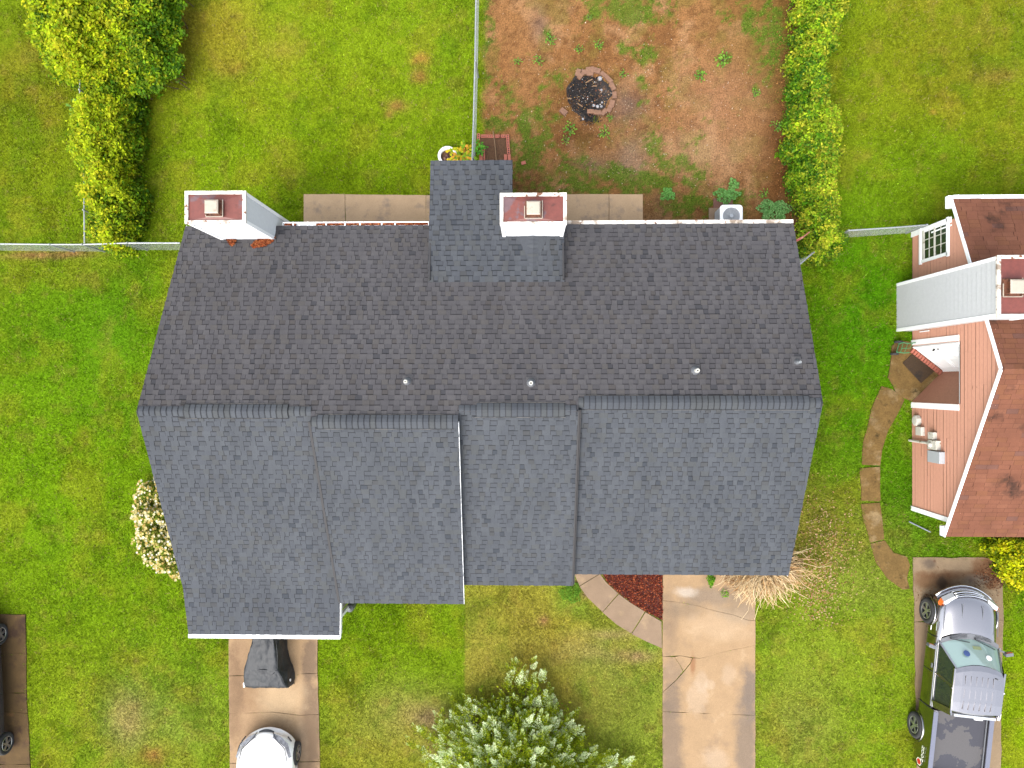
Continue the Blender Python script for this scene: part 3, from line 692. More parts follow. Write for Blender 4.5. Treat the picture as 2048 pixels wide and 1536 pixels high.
lo = litter('leaf_debris', xy, ZE-.05+RNG.uniform(0, .035, n), pick([A(190,100,60), A(150,70,40), A(110,55,35), A(215,140,90)], n), .028, M['debris'], house); lo['kind'] = 'stuff'
# house walls under the roof
wl = MB()
yw_b, yw_f = YE-.42, sec[4][2]+.45
wl.prism([(xl1r+.35, yw_b), (xr4r-.35, yw_b), (xr4r-.35, yw_f), (b34, yw_f), (b34, sec[3][2]+.5), (b23, sec[3][2]+.5), (b23, sec[2][2]+.45), (b12, sec[2][2]+.45), (b12, y1-.2), (gxr-.25, y1-.2), (gxr-.25, yg+.35), (xl1r+.35, yg+.35)], 0, 2.02, False)
wl.obj('wall', M['wall'], house)
gb = MB()
for xx, yr, zr, yf, zf in ((xl1r+.36, sec[1][0], sec[1][1], yg+.4, 2.02), (xr4r-.36, sec[4][0], sec[4][1], yw_f, 2.02)):
    gb.face([(xx, yw_b, 2.02), (xx, yw_b, 2.3), (xx, yr, zr-.25), (xx, sec[4][2]+.5, 2.28), (xx, sec[4][2]+.5, 2.02)])
gb.obj('gable_wall', M['wall'], house)
pw = MB(); pw.box(((pxl0+pxr)/2, (pyb-.3+yw_b)/2, 1.3), (pxr-pxl0-.5, pyb-.3-yw_b, 2.6)); pw.obj('porch_room', M['wall'], house)
for fp in [[(xl1r+.3, yw_b), (xr4r-.3, yw_b), (xr4r-.3, yw_f), (b12, yw_f), (b12, yg+.4), (xl1r+.3, yg+.4)]]: NOGRASS.append(fp)

# vent pipes
def pipe(pos, r, h, label, m1, skirt=True):
    q = P(*pos, 4.6)
    z = 4.6
    for _ in range(10): q = P(*pos, z+h*.9); z = rearz(q.y)
    o = empty('vent_pipe', (q.x, q.y, z)); tag(o, label, 'vent pipe', 'vent pipes on the roof')
    b = MB(); b.lathe([(r, -.05), (r, h), (r*.8, h+.004), (r*.5, h+.001), (r*.45, h-.12)], (0,0,0), 16); b.obj('pipe', m1, o, local=True, smooth=False)
    b = MB(); b.lathe([(r*2.3, -.02), (r*2.2, .05), (r*1.5, .12), (r*1.1, .15), (r*1.02, .15)], (0,0,0), 18); b.obj('collar', M['plastic'], o, local=True, smooth=True)
    b = MB(); b.box((0,0,0), (.24,.26,.008), M=Matrix.Translation((0,.03,.012)) @ Matrix.Rotation(-math.atan(SL), 4, 'X')); b.obj('flashing', M['shinglegrey'], o, local=True)
pipe((811,763), .045, .30, 'white vent pipe on the rear roof slope nearest the left chimney side', M['boxworn'])
pipe((1062,766), .050, .26, 'white vent pipe seen straight down near the middle of the roof', M['boxworn'])
pipe((1395,741), .050, .30, 'white vent pipe on the right part of the rear roof slope', M['boxworn'])
pipe((1600,724), .032, .26, 'thin grey vent pipe with a black collar beside the right roof edge', M['galv'])

# ------------------------------------------------------------------ chimneys
def clapboards(b, p, q, z0a, z0b, z1, board=.18, proud=.016):
    """lapped boards between two corner points p,q (x,y), bottoms z0a/z0b, outward normal to the right of p->q"""
    p = Vector((p[0], p[1])); q = Vector((q[0], q[1])); d = (q-p).normalized(); nrm = Vector((d.y, -d.x))
    z = z1
    zmin = min(z0a, z0b)
    while z > zmin+.01:
        zl = max(z-board, zmin)
        def bot(zz, e): return max(zz, z0a if e == 0 else z0b)
        a0, a1 = max(zl, z0a), max(zl, z0b)
        b0, b1 = max(z, z0a), max(z, z0b)
        o = nrm*proud
        b.face([(p.x+o.x, p.y+o.y, a0), (q.x+o.x, q.y+o.y, a1), (q.x+nrm.x*.002, q.y+nrm.y*.002, b1), (p.x+nrm.x*.002, p.y+nrm.y*.002, b0)])
        b.face([(p.x, p.y, a0), (q.x, q.y, a1), (q.x+o.x, q.y+o.y, a1), (p.x+o.x, p.y+o.y, a0)])
        z = zl-random.choice([.006,.012,.022])
def chimney(parent, x0, x1, y0, y1, zt, fx, fy, zb, label, sidem, flue_s=.36, lid=.30):
    """x0<x1, y0<y1 body rectangle, zt top, flue centre fx,fy"""
    b = MB()
    for p, q in (((x0,y0),(x1,y0)), ((x1,y0),(x1,y1)), ((x1,y1),(x0,y1)), ((x0,y1),(x0,y0))): clapboards(b, p, q, zb, zb, zt-.03)
    b.m = 1; b.prism([(x0+.004,y0+.004),(x1-.004,y0+.004),(x1-.004,y1-.004),(x0+.004,y1-.004)], zb, zt-.04)
    ch = b.obj('chimney', [sidem, M['sideback']], parent); ch['label'] = label
    c = MB()
    for xx, yy in ((x0,y0),(x1,y0),(x1,y1),(x0,y1)):
        sx = 1 if xx == x1 else -1; sy = 1 if yy == y1 else -1
        c.box((xx+sx*.008-sx*.035, yy+sy*.017, (zb+zt)/2-.02), (.085, .014, zt-zb-.02)); c.box((xx+sx*.017, yy+sy*.008-sy*.035, (zb+zt)/2-.02), (.014, .085, zt-zb-.02))
    split(c, 'corner_board', M['white'], ch)
    e = .035; t = .085
    d = MB()
    d.box(((x0+x1)/2, y0-e+t/2, zt), (x1-x0+2*e, t, .07)); d.box(((x0+x1)/2, y1+e-t/2, zt), (x1-x0+2*e, t, .07))
    d.box((x0-e+t/2, (y0+y1)/2, zt), (t, y1-y0+2*e-2*t, .07)); d.box((x1+e-t/2, (y0+y1)/2, zt), (t, y1-y0+2*e-2*t, .07))
    split(d, 'cap_flange', M['whiteworn'], ch)
    p_ = MB(); xi0, xi1, yi0, yi1 = x0-e+t, x1+e-t, y0-e+t, y1+e-t; cx, cy = fx, fy
    p_.add([(xi0,yi0,zt-.005),(xi1,yi0,zt-.005),(xi1,yi1,zt-.005),(xi0,yi1,zt-.005),(cx-.2,cy-.2,zt+.025),(cx+.2,cy-.2,zt+.025),(cx+.2,cy+.2,zt+.025),(cx-.2,cy+.2,zt+.025)], [(0,1,5,4),(1,2,6,5),(2,3,7,6),(3,0,4,7),(4,5,6,7)])
    p_.obj('chase_pan', M['rustpan'], ch)
    s = flue_s/2; f = MB()
    f.prism([(cx-s,cy-s),(cx+s,cy-s),(cx+s,cy+s),(cx-s,cy+s)], zt+.02, zt+.10)
    f.prism([(cx-s*.62,cy-s*.62),(cx+s*.62,cy-s*.62),(cx+s*.62,cy+s*.62),(cx-s*.62,cy+s*.62)], zt+.10, zt+.27)
    for a_, b_ in ((-1,-1),(1,-1),(1,1),(-1,1)): f.box((cx+a_*s*.85, cy+b_*s*.85, zt+.18), (.02,.02,.18))
    f.obj('flue', M['rust'], ch)
    l = MB(); q = lid/2
    l.add([(cx-q,cy-q,zt+.27),(cx+q,cy-q,zt+.27),(cx+q,cy+q,zt+.27),(cx-q,cy+q,zt+.27),(cx-q*.8,cy-q*.8,zt+.295),(cx+q*.8,cy-q*.8,zt+.295),(cx+q*.8,cy+q*.8,zt+.295),(cx-q*.8,cy+q*.8,zt+.295)], [(3,2,1,0),(0,1,5,4),(1,2,6,5),(2,3,7,6),(3,0,4,7),(4,5,6,7)])
    l.obj('flue_lid', M['flue'], ch)
    rn = MB(); s2 = s+.012
    for aa, bb in (((cx-s2,cy-s2),(cx+s2,cy-s2)), ((cx+s2,cy-s2),(cx+s2,cy+s2)), ((cx-s2,cy-s2),(cx-s2,cy+s2*.4))): rn.bar((*aa, zt+.105), (*bb, zt+.105), .018, .02)
    split(rn, 'storm_collar', M['flue'], ch)
    return ch
zt1 = 4.82
A1 = P(371, 383, zt1); B1 = P(492, 447, zt1)
f1 = P(421, 411, zt1+.25)
ch1 = chimney(house, A1.x+.03, B1.x-.03, B1.y+.03, A1.y-.03, zt1, f1.x+.03, f1.y-.03, 0, 'white sided chimney at the left end with a rusty red top pan', M['siding'], .40, .34)
zt2 = 4.66
A2 = P(1001, 387, zt2); B2 = P(1132, 449, zt2); f2 = P(1067, 416, zt2+.25)
ch2 = chimney(house, A2.x+.02, B2.x-.02, B2.y+.02, A2.y-.03, zt2, f2.x, f2.y, 2.0, 'white sided chimney beside the rear porch roof with a rusty red top pan', M['siding'], .42, .34)
# cricket (small saddle) behind the right chimney
ck = MB(); cxm = (A2.x+B2.x)/2; yb_ = B2.y+.02
za_ = pz(yb_)+.012
pk = (cxm, yb_, za_+.10); apex = (cxm, pyf+.30, pz(pyf+.30)+.012)
ck.col = SH[1]; ck.face([(cxm-.42, yb_, za_), apex, pk]); ck.col = SH[0]; ck.face([pk, apex, (cxm+.42, yb_, za_)])
ck.obj('cricket', M['shingle'], house)
for k in range(7):
    t0 = k/7.6; a_ = Vector(pk).lerp(Vector(apex), t0)
    b = MB(); b.col = SH[k % 5]; hw = .15; yl = -.155
    dz0 = .10
    b.add([(a_.x-hw, a_.y, a_.z-.03), (a_.x, a_.y, a_.z+.015), (a_.x+hw, a_.y, a_.z-.03), (a_.x-hw, a_.y+yl, a_.z-.05), (a_.x, a_.y+yl, a_.z-.005), (a_.x+hw, a_.y+yl, a_.z-.05)], [(0,3,4,1),(1,4,5,2)])
    b.col = tuple(q*.35 for q in SH[1]); b.face([(a_.x-hw, a_.y+yl, a_.z-.05), (a_.x-hw, a_.y+yl-.012, a_.z-.07), (a_.x+hw, a_.y+yl-.012, a_.z-.07), (a_.x+hw, a_.y+yl, a_.z-.05)])
    b.obj('ridge_cap', M['shingle'], rf)
# leaf heaps at the foot of the left chimney
def heap(poly, n, label):
    z = 2.85; pts = [P(a, b_, z) for a, b_ in poly]; xs_ = [p.x for p in pts]; ys_ = [p.y for p in pts]
    xy = np.stack([RNG.uniform(min(xs_), max(xs_), n*3), RNG.uniform(min(ys_), max(ys_), n*3)], 1)
    xy = xy[inpoly(xy[:, 0], xy[:, 1], [(p.x, p.y) for p in pts])][:n]; n = len(xy)
    o = litter('leaf_pile', xy, rearz(xy[:, 1])+.015+RNG.uniform(0, .06, n), pick([A(185,95,55), A(150,75,40), A(205,125,75), A(110,55,30)], n), .03, M['debris'])
    tag(o, label, 'leaf pile', 'leaf piles caught behind the left chimney')
heap([(450,474),(472,474),(470,487),(465,493),(458,486)], 700, 'small pile of rusty leaves at the left foot of the left chimney')
heap([(511,482),(520,474),(549,473),(544,484),(532,492),(508,497),(504,490)], 1500, 'larger pile of rusty leaves at the right foot of the left chimney')

# ------------------------------------------------------------------ the neighbour's house, right
nb = empty('brick_red_house', P(1930, 740, 0)); nb.name = 'neighbour_house'; WM['neighbour_house'] = WM['brick_red_house']
tag(nb, 'salmon sided house with a reddish brown roof, cut off by the right edge', 'house')
ZR = 4.42; NA = P(2006, 738, ZR); NF = P(1891, 1073, 2.12); NR = P(1906, 398, 2.28); XE = 22.0
RED = [C(148,96,74), C(144,93,71), C(152,100,77), C(134,93,80), C(148,97,71)]
st2 = MB(); sg2 = []; LIP_SHADE[0] = .010; LIP_SHADE[1] = .6
course(st2, None, NF.y, NA.y, NF.z, ZR, lerp(NF.x, NA.x), lambda t: XE, .143, 1, RED, 'redshingle', sg2, three=True)
course(st2, None, NR.y, NA.y, NR.z, ZR, lerp(NR.x, NA.x), lambda t: XE, .143, -1, RED, 'redshingle', sg2, three=True)
dk = MB()
dk.solid([(NF.x, NF.y, NF.z-.004), (XE, NF.y, NF.z-.004), (XE, NA.y, ZR-.004), (NA.x, NA.y, ZR-.004)], .12)
dk.solid([(NR.x, NR.y, NR.z-.004), (NA.x, NA.y, ZR-.004), (XE, NA.y, ZR-.004), (XE, NR.y, NR.z-.004)], .12)
rf2 = dk.obj('roof', mat('red roof deck', C(110,66,52), .9), nb); rf2['label'] = 'reddish brown shingle roof'
finish_singles(st2, rf2, sg2, RED, 'redshingle', .143, 300)
o_ = st2.obj('shingle_field', M['redshingle'], rf2); o_['kind'] = 'stuff'
x = NA.x+.02
while x < XE-.2:
    b = MB(); b.col = random.choice(RED)
    b.add([(x,NA.y-.12,ZR-.03),(x,NA.y,ZR+.03),(x,NA.y+.12,ZR-.03),(x+.28,NA.y-.12,ZR-.035),(x+.28,NA.y,ZR+.02),(x+.28,NA.y+.12,ZR-.035)], [(0,3,4,1),(1,4,5,2)]); b.obj('ridge_cap', M['redshingle'], rf2); x += .27
r2 = MB(); rake(r2, NF, NA, -.012, .025, .11, -.06); rake(r2, NR, NA, -.012, .025, .11, -.06); split(r2, 'rake_board', M['white'], nb)
g = MB(); gutter(g, NR.x, XE, NR.y, NR.z, 1); 
for xx in np.arange(NR.x+.15, 17, .68): g.box((xx, NR.y+.06, NR.z), (.03, .12, .012))
g.obj('gutter', M['white'], nb)
XW = P(1824, 1018, 0).x     # plane of the gable wall
YF_, YR_ = P(1824, 1016, 0).y, P(1838, 470, 0).y
HD = 2.45                    # head of the entrance recess
ra, rb_ = P(1838, 692, 0).y, P(1830, 803, 0).y       # rear and front jamb of the recess
vx, vy = P(1886, 741, 0).x, P(1886, 741, 0).y         # inner corner
def gz(y):   # underside of the gable roof at y
    return (NF.z+(ZR-NF.z)*(y-NF.y)/(NA.y-NF.y) if y < NA.y else NR.z+(ZR-NR.z)*(y-NR.y)/(NA.y-NR.y))-.14
win = (P(1851, 510, 1.0).y, P(1851, 470, 1.0).y)
wy0, wy1 = P(1852, 524, .55).y, P(1852, 461, .55).y; wz0, wz1 = .55, 1.95
# siding planks: one joined part; openings for the recess and window
pl = MB(); bd = .165
z = 0.02
while z < 4.35:
    zt = z+bd
    ys = [YF_, YR_]; segs = []
    lo, hi = YF_, YR_
    # gable narrowing
    if z > 1.9:
        while lo < NA.y and gz(lo) < z: lo += .02
        while hi > NA.y and gz(hi) < z: hi -= .02
    if hi-lo > .05:
        if z < HD-.05: segs = [(lo, rb_), (ra, hi)]
        else: segs = [(lo, hi)]
        out = []
        for a_, b_ in segs:
            if zt > wz0 and z < wz1 and a_ < wy0 and b_ > wy1: out += [(a_, wy0), (wy1, b_)]
            else: out.append((a_, b_))
        for a_, b_ in out:
            if b_-a_ < .03: continue
            cuts = [a_]; yy = a_+random.uniform(.8, 3.6)
            while yy < b_-.4: cuts.append(yy); yy += 3.6
            cuts.append(b_)
            for c0, c1 in zip(cuts[:-1], cuts[1:]):
                zb4 = z+random.choice([.014,.028,.042,.055]); pl.add([(XW-.018, c0+.001, zb4), (XW-.018, c1-.001, zb4), (XW-.004, c1-.001, zt), (XW-.004, c0+.001, zt), (XW, c0, z), (XW, c1, z), (XW, c1, zt), (XW, c0, zt)], [(3,2,1,0),(0,1,5,4),(0,4,7,3),(1,2,6,5)])
    z = zt
sd_ = pl.obj('siding_board', M['pink'], nb); sd_['kind'] = 'stuff'
bw = MB()
bw.prism([(XW+.002, YF_), (XE, YF_), (XE, YR_), (XW+.002, YR_), (XW+.002, ra), (vx, vy), (XW+.002, rb_)], 0, 2.02, False)
for p_, q_ in (((XW, ra), (vx, vy)), ((vx, vy), (XW, rb_))): bw.face([(*p_, 1.9), (*q_, 1.9), (*q_, HD), (*p_, HD)])
bw.face([(XW+.003, YF_, 2.0), (XW+.003, rb_, 2.0), (XW+.003, rb_, HD), (XW+.003, ra, HD), (XW+.003, ra, 2.0), (XW+.003, YR_, 2.0), (XW+.003, YR_, 2.1), (XW+.003, NA.y, gz(NA.y)), (XW+.003, YF_, 2.1)]); bw.face([(XW+.003, rb_, HD), (XW+.003, rb_, HD+.2), (XW+.003, ra, HD+.2), (XW+.003, ra, HD)])
bw.obj('wall', mat('dark sheathing', C(110,62,46), .9), nb)
so2 = MB(); so2.prism([(XW, ra), (vx+.1, vy), (XW, rb_)], HD-.02, HD); so2.obj('soffit', M['soffit'], nb)
# front wall of the recess: lapped brown boards
bb = MB(); clapboards(bb, (vx-.01, vy-.01), (XW, rb_), .05, .05, HD, .108, .014); ob = bb.obj('siding_board', M['brownside'], nb); ob['kind'] = 'stuff'
# door wall
dv = Vector((vx-XW, vy-ra)).normalized(); dn = Vector((dv.y, -dv.x))*1.0
if dn.x > 0: dn = -dn
def dpt(s, off, z): return (XW+dv.x*s+dn.x*off, ra+dv.y*s+dn.y*off, z)
Ld = math.hypot(vx-XW, vy-ra)
def dplate(b, s0, s1, z0, z1, o0, o1):
    b.add([dpt(s0,o0,z0),dpt(s1,o0,z0),dpt(s1,o0,z1),dpt(s0,o0,z1),dpt(s0,o1,z0),dpt(s1,o1,z0),dpt(s1,o1,z1),dpt(s0,o1,z1)], [(0,1,2,3),(7,6,5,4),(0,4,5,1),(1,5,6,2),(2,6,7,3),(3,7,4,0)])
b = MB(); dplate(b, .08, Ld-.06, .12, 2.36, .01, .05); door = b.obj('door', M['white'], nb); door['label'] = 'white panelled entrance door'
b = MB(); dm_ = (.08+Ld-.06)/2
for s0, s1 in ((.20, dm_-.05), (dm_+.05, Ld-.18)):
    for z0, z1 in ((.28, .95), (1.08, 1.72), (1.84, 2.2)):
        for q0, q1, q2, q3 in ((s0, s1, z0, z0+.02), (s0, s1, z1-.02, z1), (s0, s0+.02, z0, z1), (s1-.02, s1, z0, z1)): dplate(b, q0, q1, q2, q3, .05, .062)
        dplate(b, s0+.05, s1-.05, z0+.05, z1-.05, .05, .058)
b.obj('panel', M['white'], door)
b = MB(); b.tube([dpt(.17, .05, 1.05), dpt(.17, .12, 1.05)], .03, 10); b.tube([dpt(.17, .05, 1.25), dpt(.17, .09, 1.25)], .022, 8); b.obj('handle', M['darkmetal'], door)
b = MB(); dplate(b, 0, .08, .1, 2.44, .0, .065); dplate(b, Ld-.06, Ld, .1, 2.44, .0, .065); dplate(b, .08, Ld-.06, 2.36, 2.44, .0, .065); split(b, 'door_frame', M['white'], nb)
# brick threshold
nbk = 12
for k in range(nbk):
    b = MB(); s0 = .03+(Ld-.06)*k/nbk; dplate(b, s0+.008, s0+(Ld-.06)/nbk-.012, .04, .125+random.uniform(-.004,.004), .07, .21); b.obj('brick', M['brick'], nb)
# jamb boards, corner boards
b = MB(); b.box((XW-.02, ra+.10, HD/2), (.03, .16, HD)); b.box((XW-.02, rb_-.11, HD/2), (.03, .17, HD))
b.box((XW-.025, YF_-.0, 1.0), (.03, .14, 2.0)); b.box((XW-.025, YR_, 1.05), (.03, .16, 2.1)); b.box((XW-.025, YR_-.16, 1.62), (.02, .04, 1.0)); split(b, 'trim_board', M['white'], nb)
# eave returns
b = MB(); b.box((NF.x+.12, NF.y+.13, NF.z-.16), (.3, .28, .14)); b.box((NR.x+.05, NR.y-.05, NR.z-.16), (.26, .34, .15)); split(b, 'eave_return', M['white'], nb)
# window
wn = MB(); xw = XW-.03
wn.box((xw, (wy0+wy1)/2, wz0-.0), (.07, wy1-wy0+.16, .09)); wn.box((xw, (wy0+wy1)/2, wz1), (.05, wy1-wy0+.16, .09))
wn.box((xw, wy0-.0, (wz0+wz1)/2), (.05, .09, wz1-wz0)); wn.box((xw, wy1+.0, (wz0+wz1)/2), (.05, .09, wz1-wz0))
window = wn.obj('window', M['white'], nb)
mid = (wz0+wz1)/2+.02
for z0, z1 in ((wz0+.2, mid), (mid+.05, wz1-.05)):
    for i in range(2):
        for j in range(3):
            za, zb_ = z0+(z1-z0)*i/2, z0+(z1-z0)*(i+1)/2; ya, yb2 = wy0+.05+(wy1-wy0-.1)*j/3, wy0+.05+(wy1-wy0-.1)*(j+1)/3
            b = MB(); b.box((XW-.022, (ya+yb2)/2, (za+zb_)/2), (.012, yb2-ya-.03, zb_-za-.03)); b.obj('pane', M['windowglass'], window)
b = MB(); b.box((XW-.012, (wy0+wy1)/2, (wz0+wz1)/2), (.01, wy1-wy0, wz1-wz0))
for z0, z1 in ((wz0+.2, mid), (mid+.05, wz1-.05)):
    b.box((XW-.03, (wy0+wy1)/2, (z0+z1)/2), (.02, wy1-wy0-.09, .022))
    for j in (1, 2): b.box((XW-.031, wy0+.05+(wy1-wy0-.1)*j/3, (z0+z1)/2), (.02, .022, z1-z0))
b.box((XW-.034, (wy0+wy1)/2, mid+.025), (.03, wy1-wy0-.08, .05)); b.box((XW-.034, (wy0+wy1)/2, wz0+.15), (.03, wy1-wy0-.08, .09)); b.obj('sash', M['boxworn'], window)
# its chimney
zt3 = 4.78
cx0 = P(1794, 600, 0).x; cA = P(1990, 512, zt3); cB = P(1990, 634, zt3)
ch3 = chimney(nb, cx0, cx0+.95, cB.y+.02, cA.y-.02, zt3, P(2034, 573, zt3+.25).x, P(2034, 573, zt3+.25).y, 0, 'pale grey sided chimney on the neighbour house', M['sidinggrey'], .44, .34)
# whitewashed patch under the chimney on the gable wall
NOGRASS.append([(XW, YF_), (XE, YF_), (XE, YR_), (XW, YR_)]); NOGRASS.append([(cx0, cB.y), (XW+.2, cB.y), (XW+.2, cA.y), (cx0, cA.y)])

# things on the neighbour's wall
def wallbox(name, y0, y1, z0, z1, dep, m, label, cat, extra=None):
    b = MB(); x1_ = XW-.019; b.box((x1_-dep/2, (y0+y1)/2, (z0+z1)/2), (dep, y1-y0, z1-z0)); o = b.obj(name, m)
    md = o.modifiers.new('bevel', 'BEVEL'); md.width = .008; md.segments = 2
    return tag(o, label, cat)
def wz(px, py, off=.02):     # height and y at which a sight line meets the wall plane
    z = .5
    for _ in range(30): z += (P(px, py, z).x < XW-off)*0; 
    lo_, hi_ = 0, 4.3
    for _ in range(40):
        m_ = (lo_+hi_)/2
        if P(px, py, m_).x > XW-off: lo_ = m_
        else: hi_ = m_
    return P(px, py, lo_).y, lo_
q = wz(1837, 841); b = MB(); b.lathe([(.17, 0), (.17, .11), (.13, .13), (.0, .135)], (0,0,0), 8, Matrix.Rotation(-math.pi/2, 4, 'Y') @ Matrix.Rotation(math.pi/8, 4, 'Z')); me_ = b.obj('vent_cover', M['boxworn'], local=True); me_.location = (XW-.02, q[0], max(q[1], .25)); tag(me_, 'white eight-sided vent cover low on the salmon siding', 'vent cover')
q = wz(1843, 862); wallbox('junction_box', q[0]-.13, q[0]+.13, q[1]-.12, q[1]+.18, .12, M['boxworn'], 'small aged white box below the octagonal vent cover', 'junction box')
q = wz(1868, 871); wallbox('junction_box', q[0]-.11, q[0]+.10, q[1]-.12, q[1]+.16, .12, M['boxworn'], 'small pale box directly above the electric meter', 'junction box')
q = wz(1873, 890); em = empty('electric_meter', (XW-.02, q[0], q[1])); tag(em, 'weathered white electric meter box fed by a conduit', 'electric meter')
b = MB(); b.box((-.07, 0, 0), (.14, .27, .42)); mb_ = b.obj('meter_box', M['boxworn'], em, local=True)
b = MB(); b.lathe([(.07, 0), (.07, .05), (.05, .07), (0.0, .072)], (-.14, 0, -.05), 16, Matrix.Rotation(-math.pi/2, 4, 'Y')); b.obj('dial_dome', M['boxworn'], em, local=True, smooth=True)
b = MB(); b.tube([(-.06, .03, -.2), (-.06, .03, -q[1]+.0)], .04, 10); b.obj('conduit', M['boxworn'], em, local=True)
q = wz(1878, 914); wallbox('breaker_box', q[0]-.17, q[0]+.17, q[1]-.32, q[1]+.30, .16, M['boxgrey'], 'large grey breaker box beside the electric meter', 'breaker box')
b = MB(); q = wz(1854, 662); b.box((XW-.03, q[0], .75), (.02, .03, .5)); tag(b.obj('cable_cover', M['white']), 'thin white cable strip on the salmon siding above the entrance', 'cable cover')

# door mat
c4 = [P(a, b_, .055) for a, b_ in ((1832,700),(1870,741),(1842,766),(1805,726))]
dmv = MB(); dmv.prism([(p.x, p.y) for p in c4], .054, .075, False); tag(dmv.obj('doormat', M['mat']), 'dark brown doormat lying askew on the mossy stoop', 'doormat')
# hand truck, lying on its back by the stoop
ht = empty('hand_truck', P(1812, 698, .05)); tag(ht, 'green metal hand truck lying beside the stoop', 'hand truck')
hq = lambda px, py, z: P(px, py, z)
b = MB()
b.tube([hq(1797,688,.25), hq(1806,685,.27), hq(1818,687,.3), hq(1831,685,.32)], .016, 8); b.tube([hq(1793,704,.25), hq(1808,706,.27), hq(1819,705,.3)], .016, 8)
b.tube([hq(1798,688,.25), hq(1793,704,.25)], .012, 6); b.tube([hq(1806,687,.26), hq(1801,705,.26)], .010, 6); b.tube([hq(1815,688,.28), hq(1809,705,.28)], .010, 6); b.tube([hq(1803,697,.26), hq(1813,696,.28)], .012, 6); b.tube([hq(1825,687,.3), hq(1820,696,.29), hq(1812,697,.28)], .010, 6)
b.obj('frame', M['green'], ht)
for a_, b_ in ((1789, 708), (1797, 684)):
    q = hq(a_, b_, .14); b = MB(); b.lathe([(.04,-.03),(.12,-.03),(.125,0),(.12,.03),(.04,.03)], q, 16, Matrix.Rotation(math.pi/2, 4, 'X')); b.obj('wheel', M['tyre'], ht)

# ------------------------------------------------------------------ chain-link fences
def fence(pts, h, label, posts=None, sag=.0, lean=(0,0)):
    base = Vector(pts[0]); o = empty('chain_link_fence', (base.x, base.y, 0)); tag(o, label, 'fence')
    tops = []; 
    rail = MB(); wire = MB()
    for i in range(len(pts)-1):
        a = Vector((*pts[i], 0)); b = Vector((*pts[i+1], 0)); L = (b-a).length; d = (b-a)/L
        nrm = Vector((-d.y, d.x, 0)); ln = Vector((lean[0], lean[1], 0))
        up_ = Vector((0,0,h))+ln
        rail.tube([a+up_, b+up_], .022, 8)
        SPC = .078; n = int(L/SPC); k = h/SPC
        for s_ in (-1, 1):
            for j in range(-int(k), n+int(k)):
                # diagonal wire from bottom x=j*.062 rising in direction s_
                x0 = j*SPC; x1 = x0+s_*h; z0, z1_ = 0.0, 1.0
                def clip(x0, x1, z0, z1_):
                    if x1 == x0: return None
                    lo_, hi_ = sorted(((0-x0)/(x1-x0), (L-x0)/(x1-x0))); lo_ = max(lo_, 0); hi_ = min(hi_, 1)
                    return (lo_, hi_) if hi_-lo_ > .02 else None
                c_ = clip(x0, x1, 0, 1)
                if not c_: continue
                pa = a+d*(x0+(x1-x0)*c_[0])+up_*c_[0]*.98+Vector((0,0,.01)); pb = a+d*(x0+(x1-x0)*c_[1])+up_*c_[1]*.98+Vector((0,0,.01))
                e = nrm*.0013; f = Vector((0,0,.0013))
                wire.add([pa-e, pa+e, pa+f+d*.002, pb-e, pb+e, pb+f+d*.002], [(0,1,4,3),(1,2,5,4),(2,0,3,5)])
    rail.obj('top_rail', M['galv'], o); wo = wire.obj('wire_mesh', M['wire'], o)
    for q in (posts or pts):
        b = MB(); b.lathe([(.03, 0), (.03, h+.02), (.034, h+.03), (.02, h+.06), (0, h+.07)], (q[0], q[1], 0), 10); b.obj('post', M['galv'], o, smooth=False)
    return o
hF = 1.15
def gpt(px, py, z=hF): q = P(px, py, z); return (q.x, q.y)
fence([gpt(-60,487), gpt(100,489), gpt(165,489), gpt(255,486), gpt(360,486)], hF, 'chain-link fence running from the left edge to the roof corner', posts=[gpt(-60,487), gpt(100,489), gpt(165,489), gpt(255,486)])
fence([gpt(953,-60), gpt(951,60), gpt(950,125), gpt(947,240), gpt(944,330)], hF, 'chain-link fence between the lawn and the bare back yard', posts=[gpt(953,-60), gpt(951,122), gpt(945,315)])
fence([gpt(1697,461), gpt(1790,455), gpt(1853,450)], hF, 'short chain-link fence between the ivy hedge and the salmon house', posts=[gpt(1697,461), gpt(1853,450)])
fence([gpt(160,-60), gpt(160,190), gpt(168,350), gpt(169,487)], hF, 'chain-link fence buried in the left hedge', posts=[gpt(160,-60), gpt(160,180), gpt(168,420)])
fence([gpt(1600,530), gpt(1631,503)], 1.0, 'short chain-link gate beside the end of the ivy hedge')
# leaves, rubbish under the left fence
b = MB(); b.bar(P(1592,482,1.5), P(1606,474,1.5), .06, .05); b.bar(P(1606,474,1.5), P(1619,464,1.45), .03, .03); tag(b.obj('broken_downspout', mat('flaking red white paint', C(225,150,125), .6, stain=[(C(200,80,60), 8, .5, .03)])), 'reddish broken board end poking out between roof corner and ivy hedge', 'broken board')

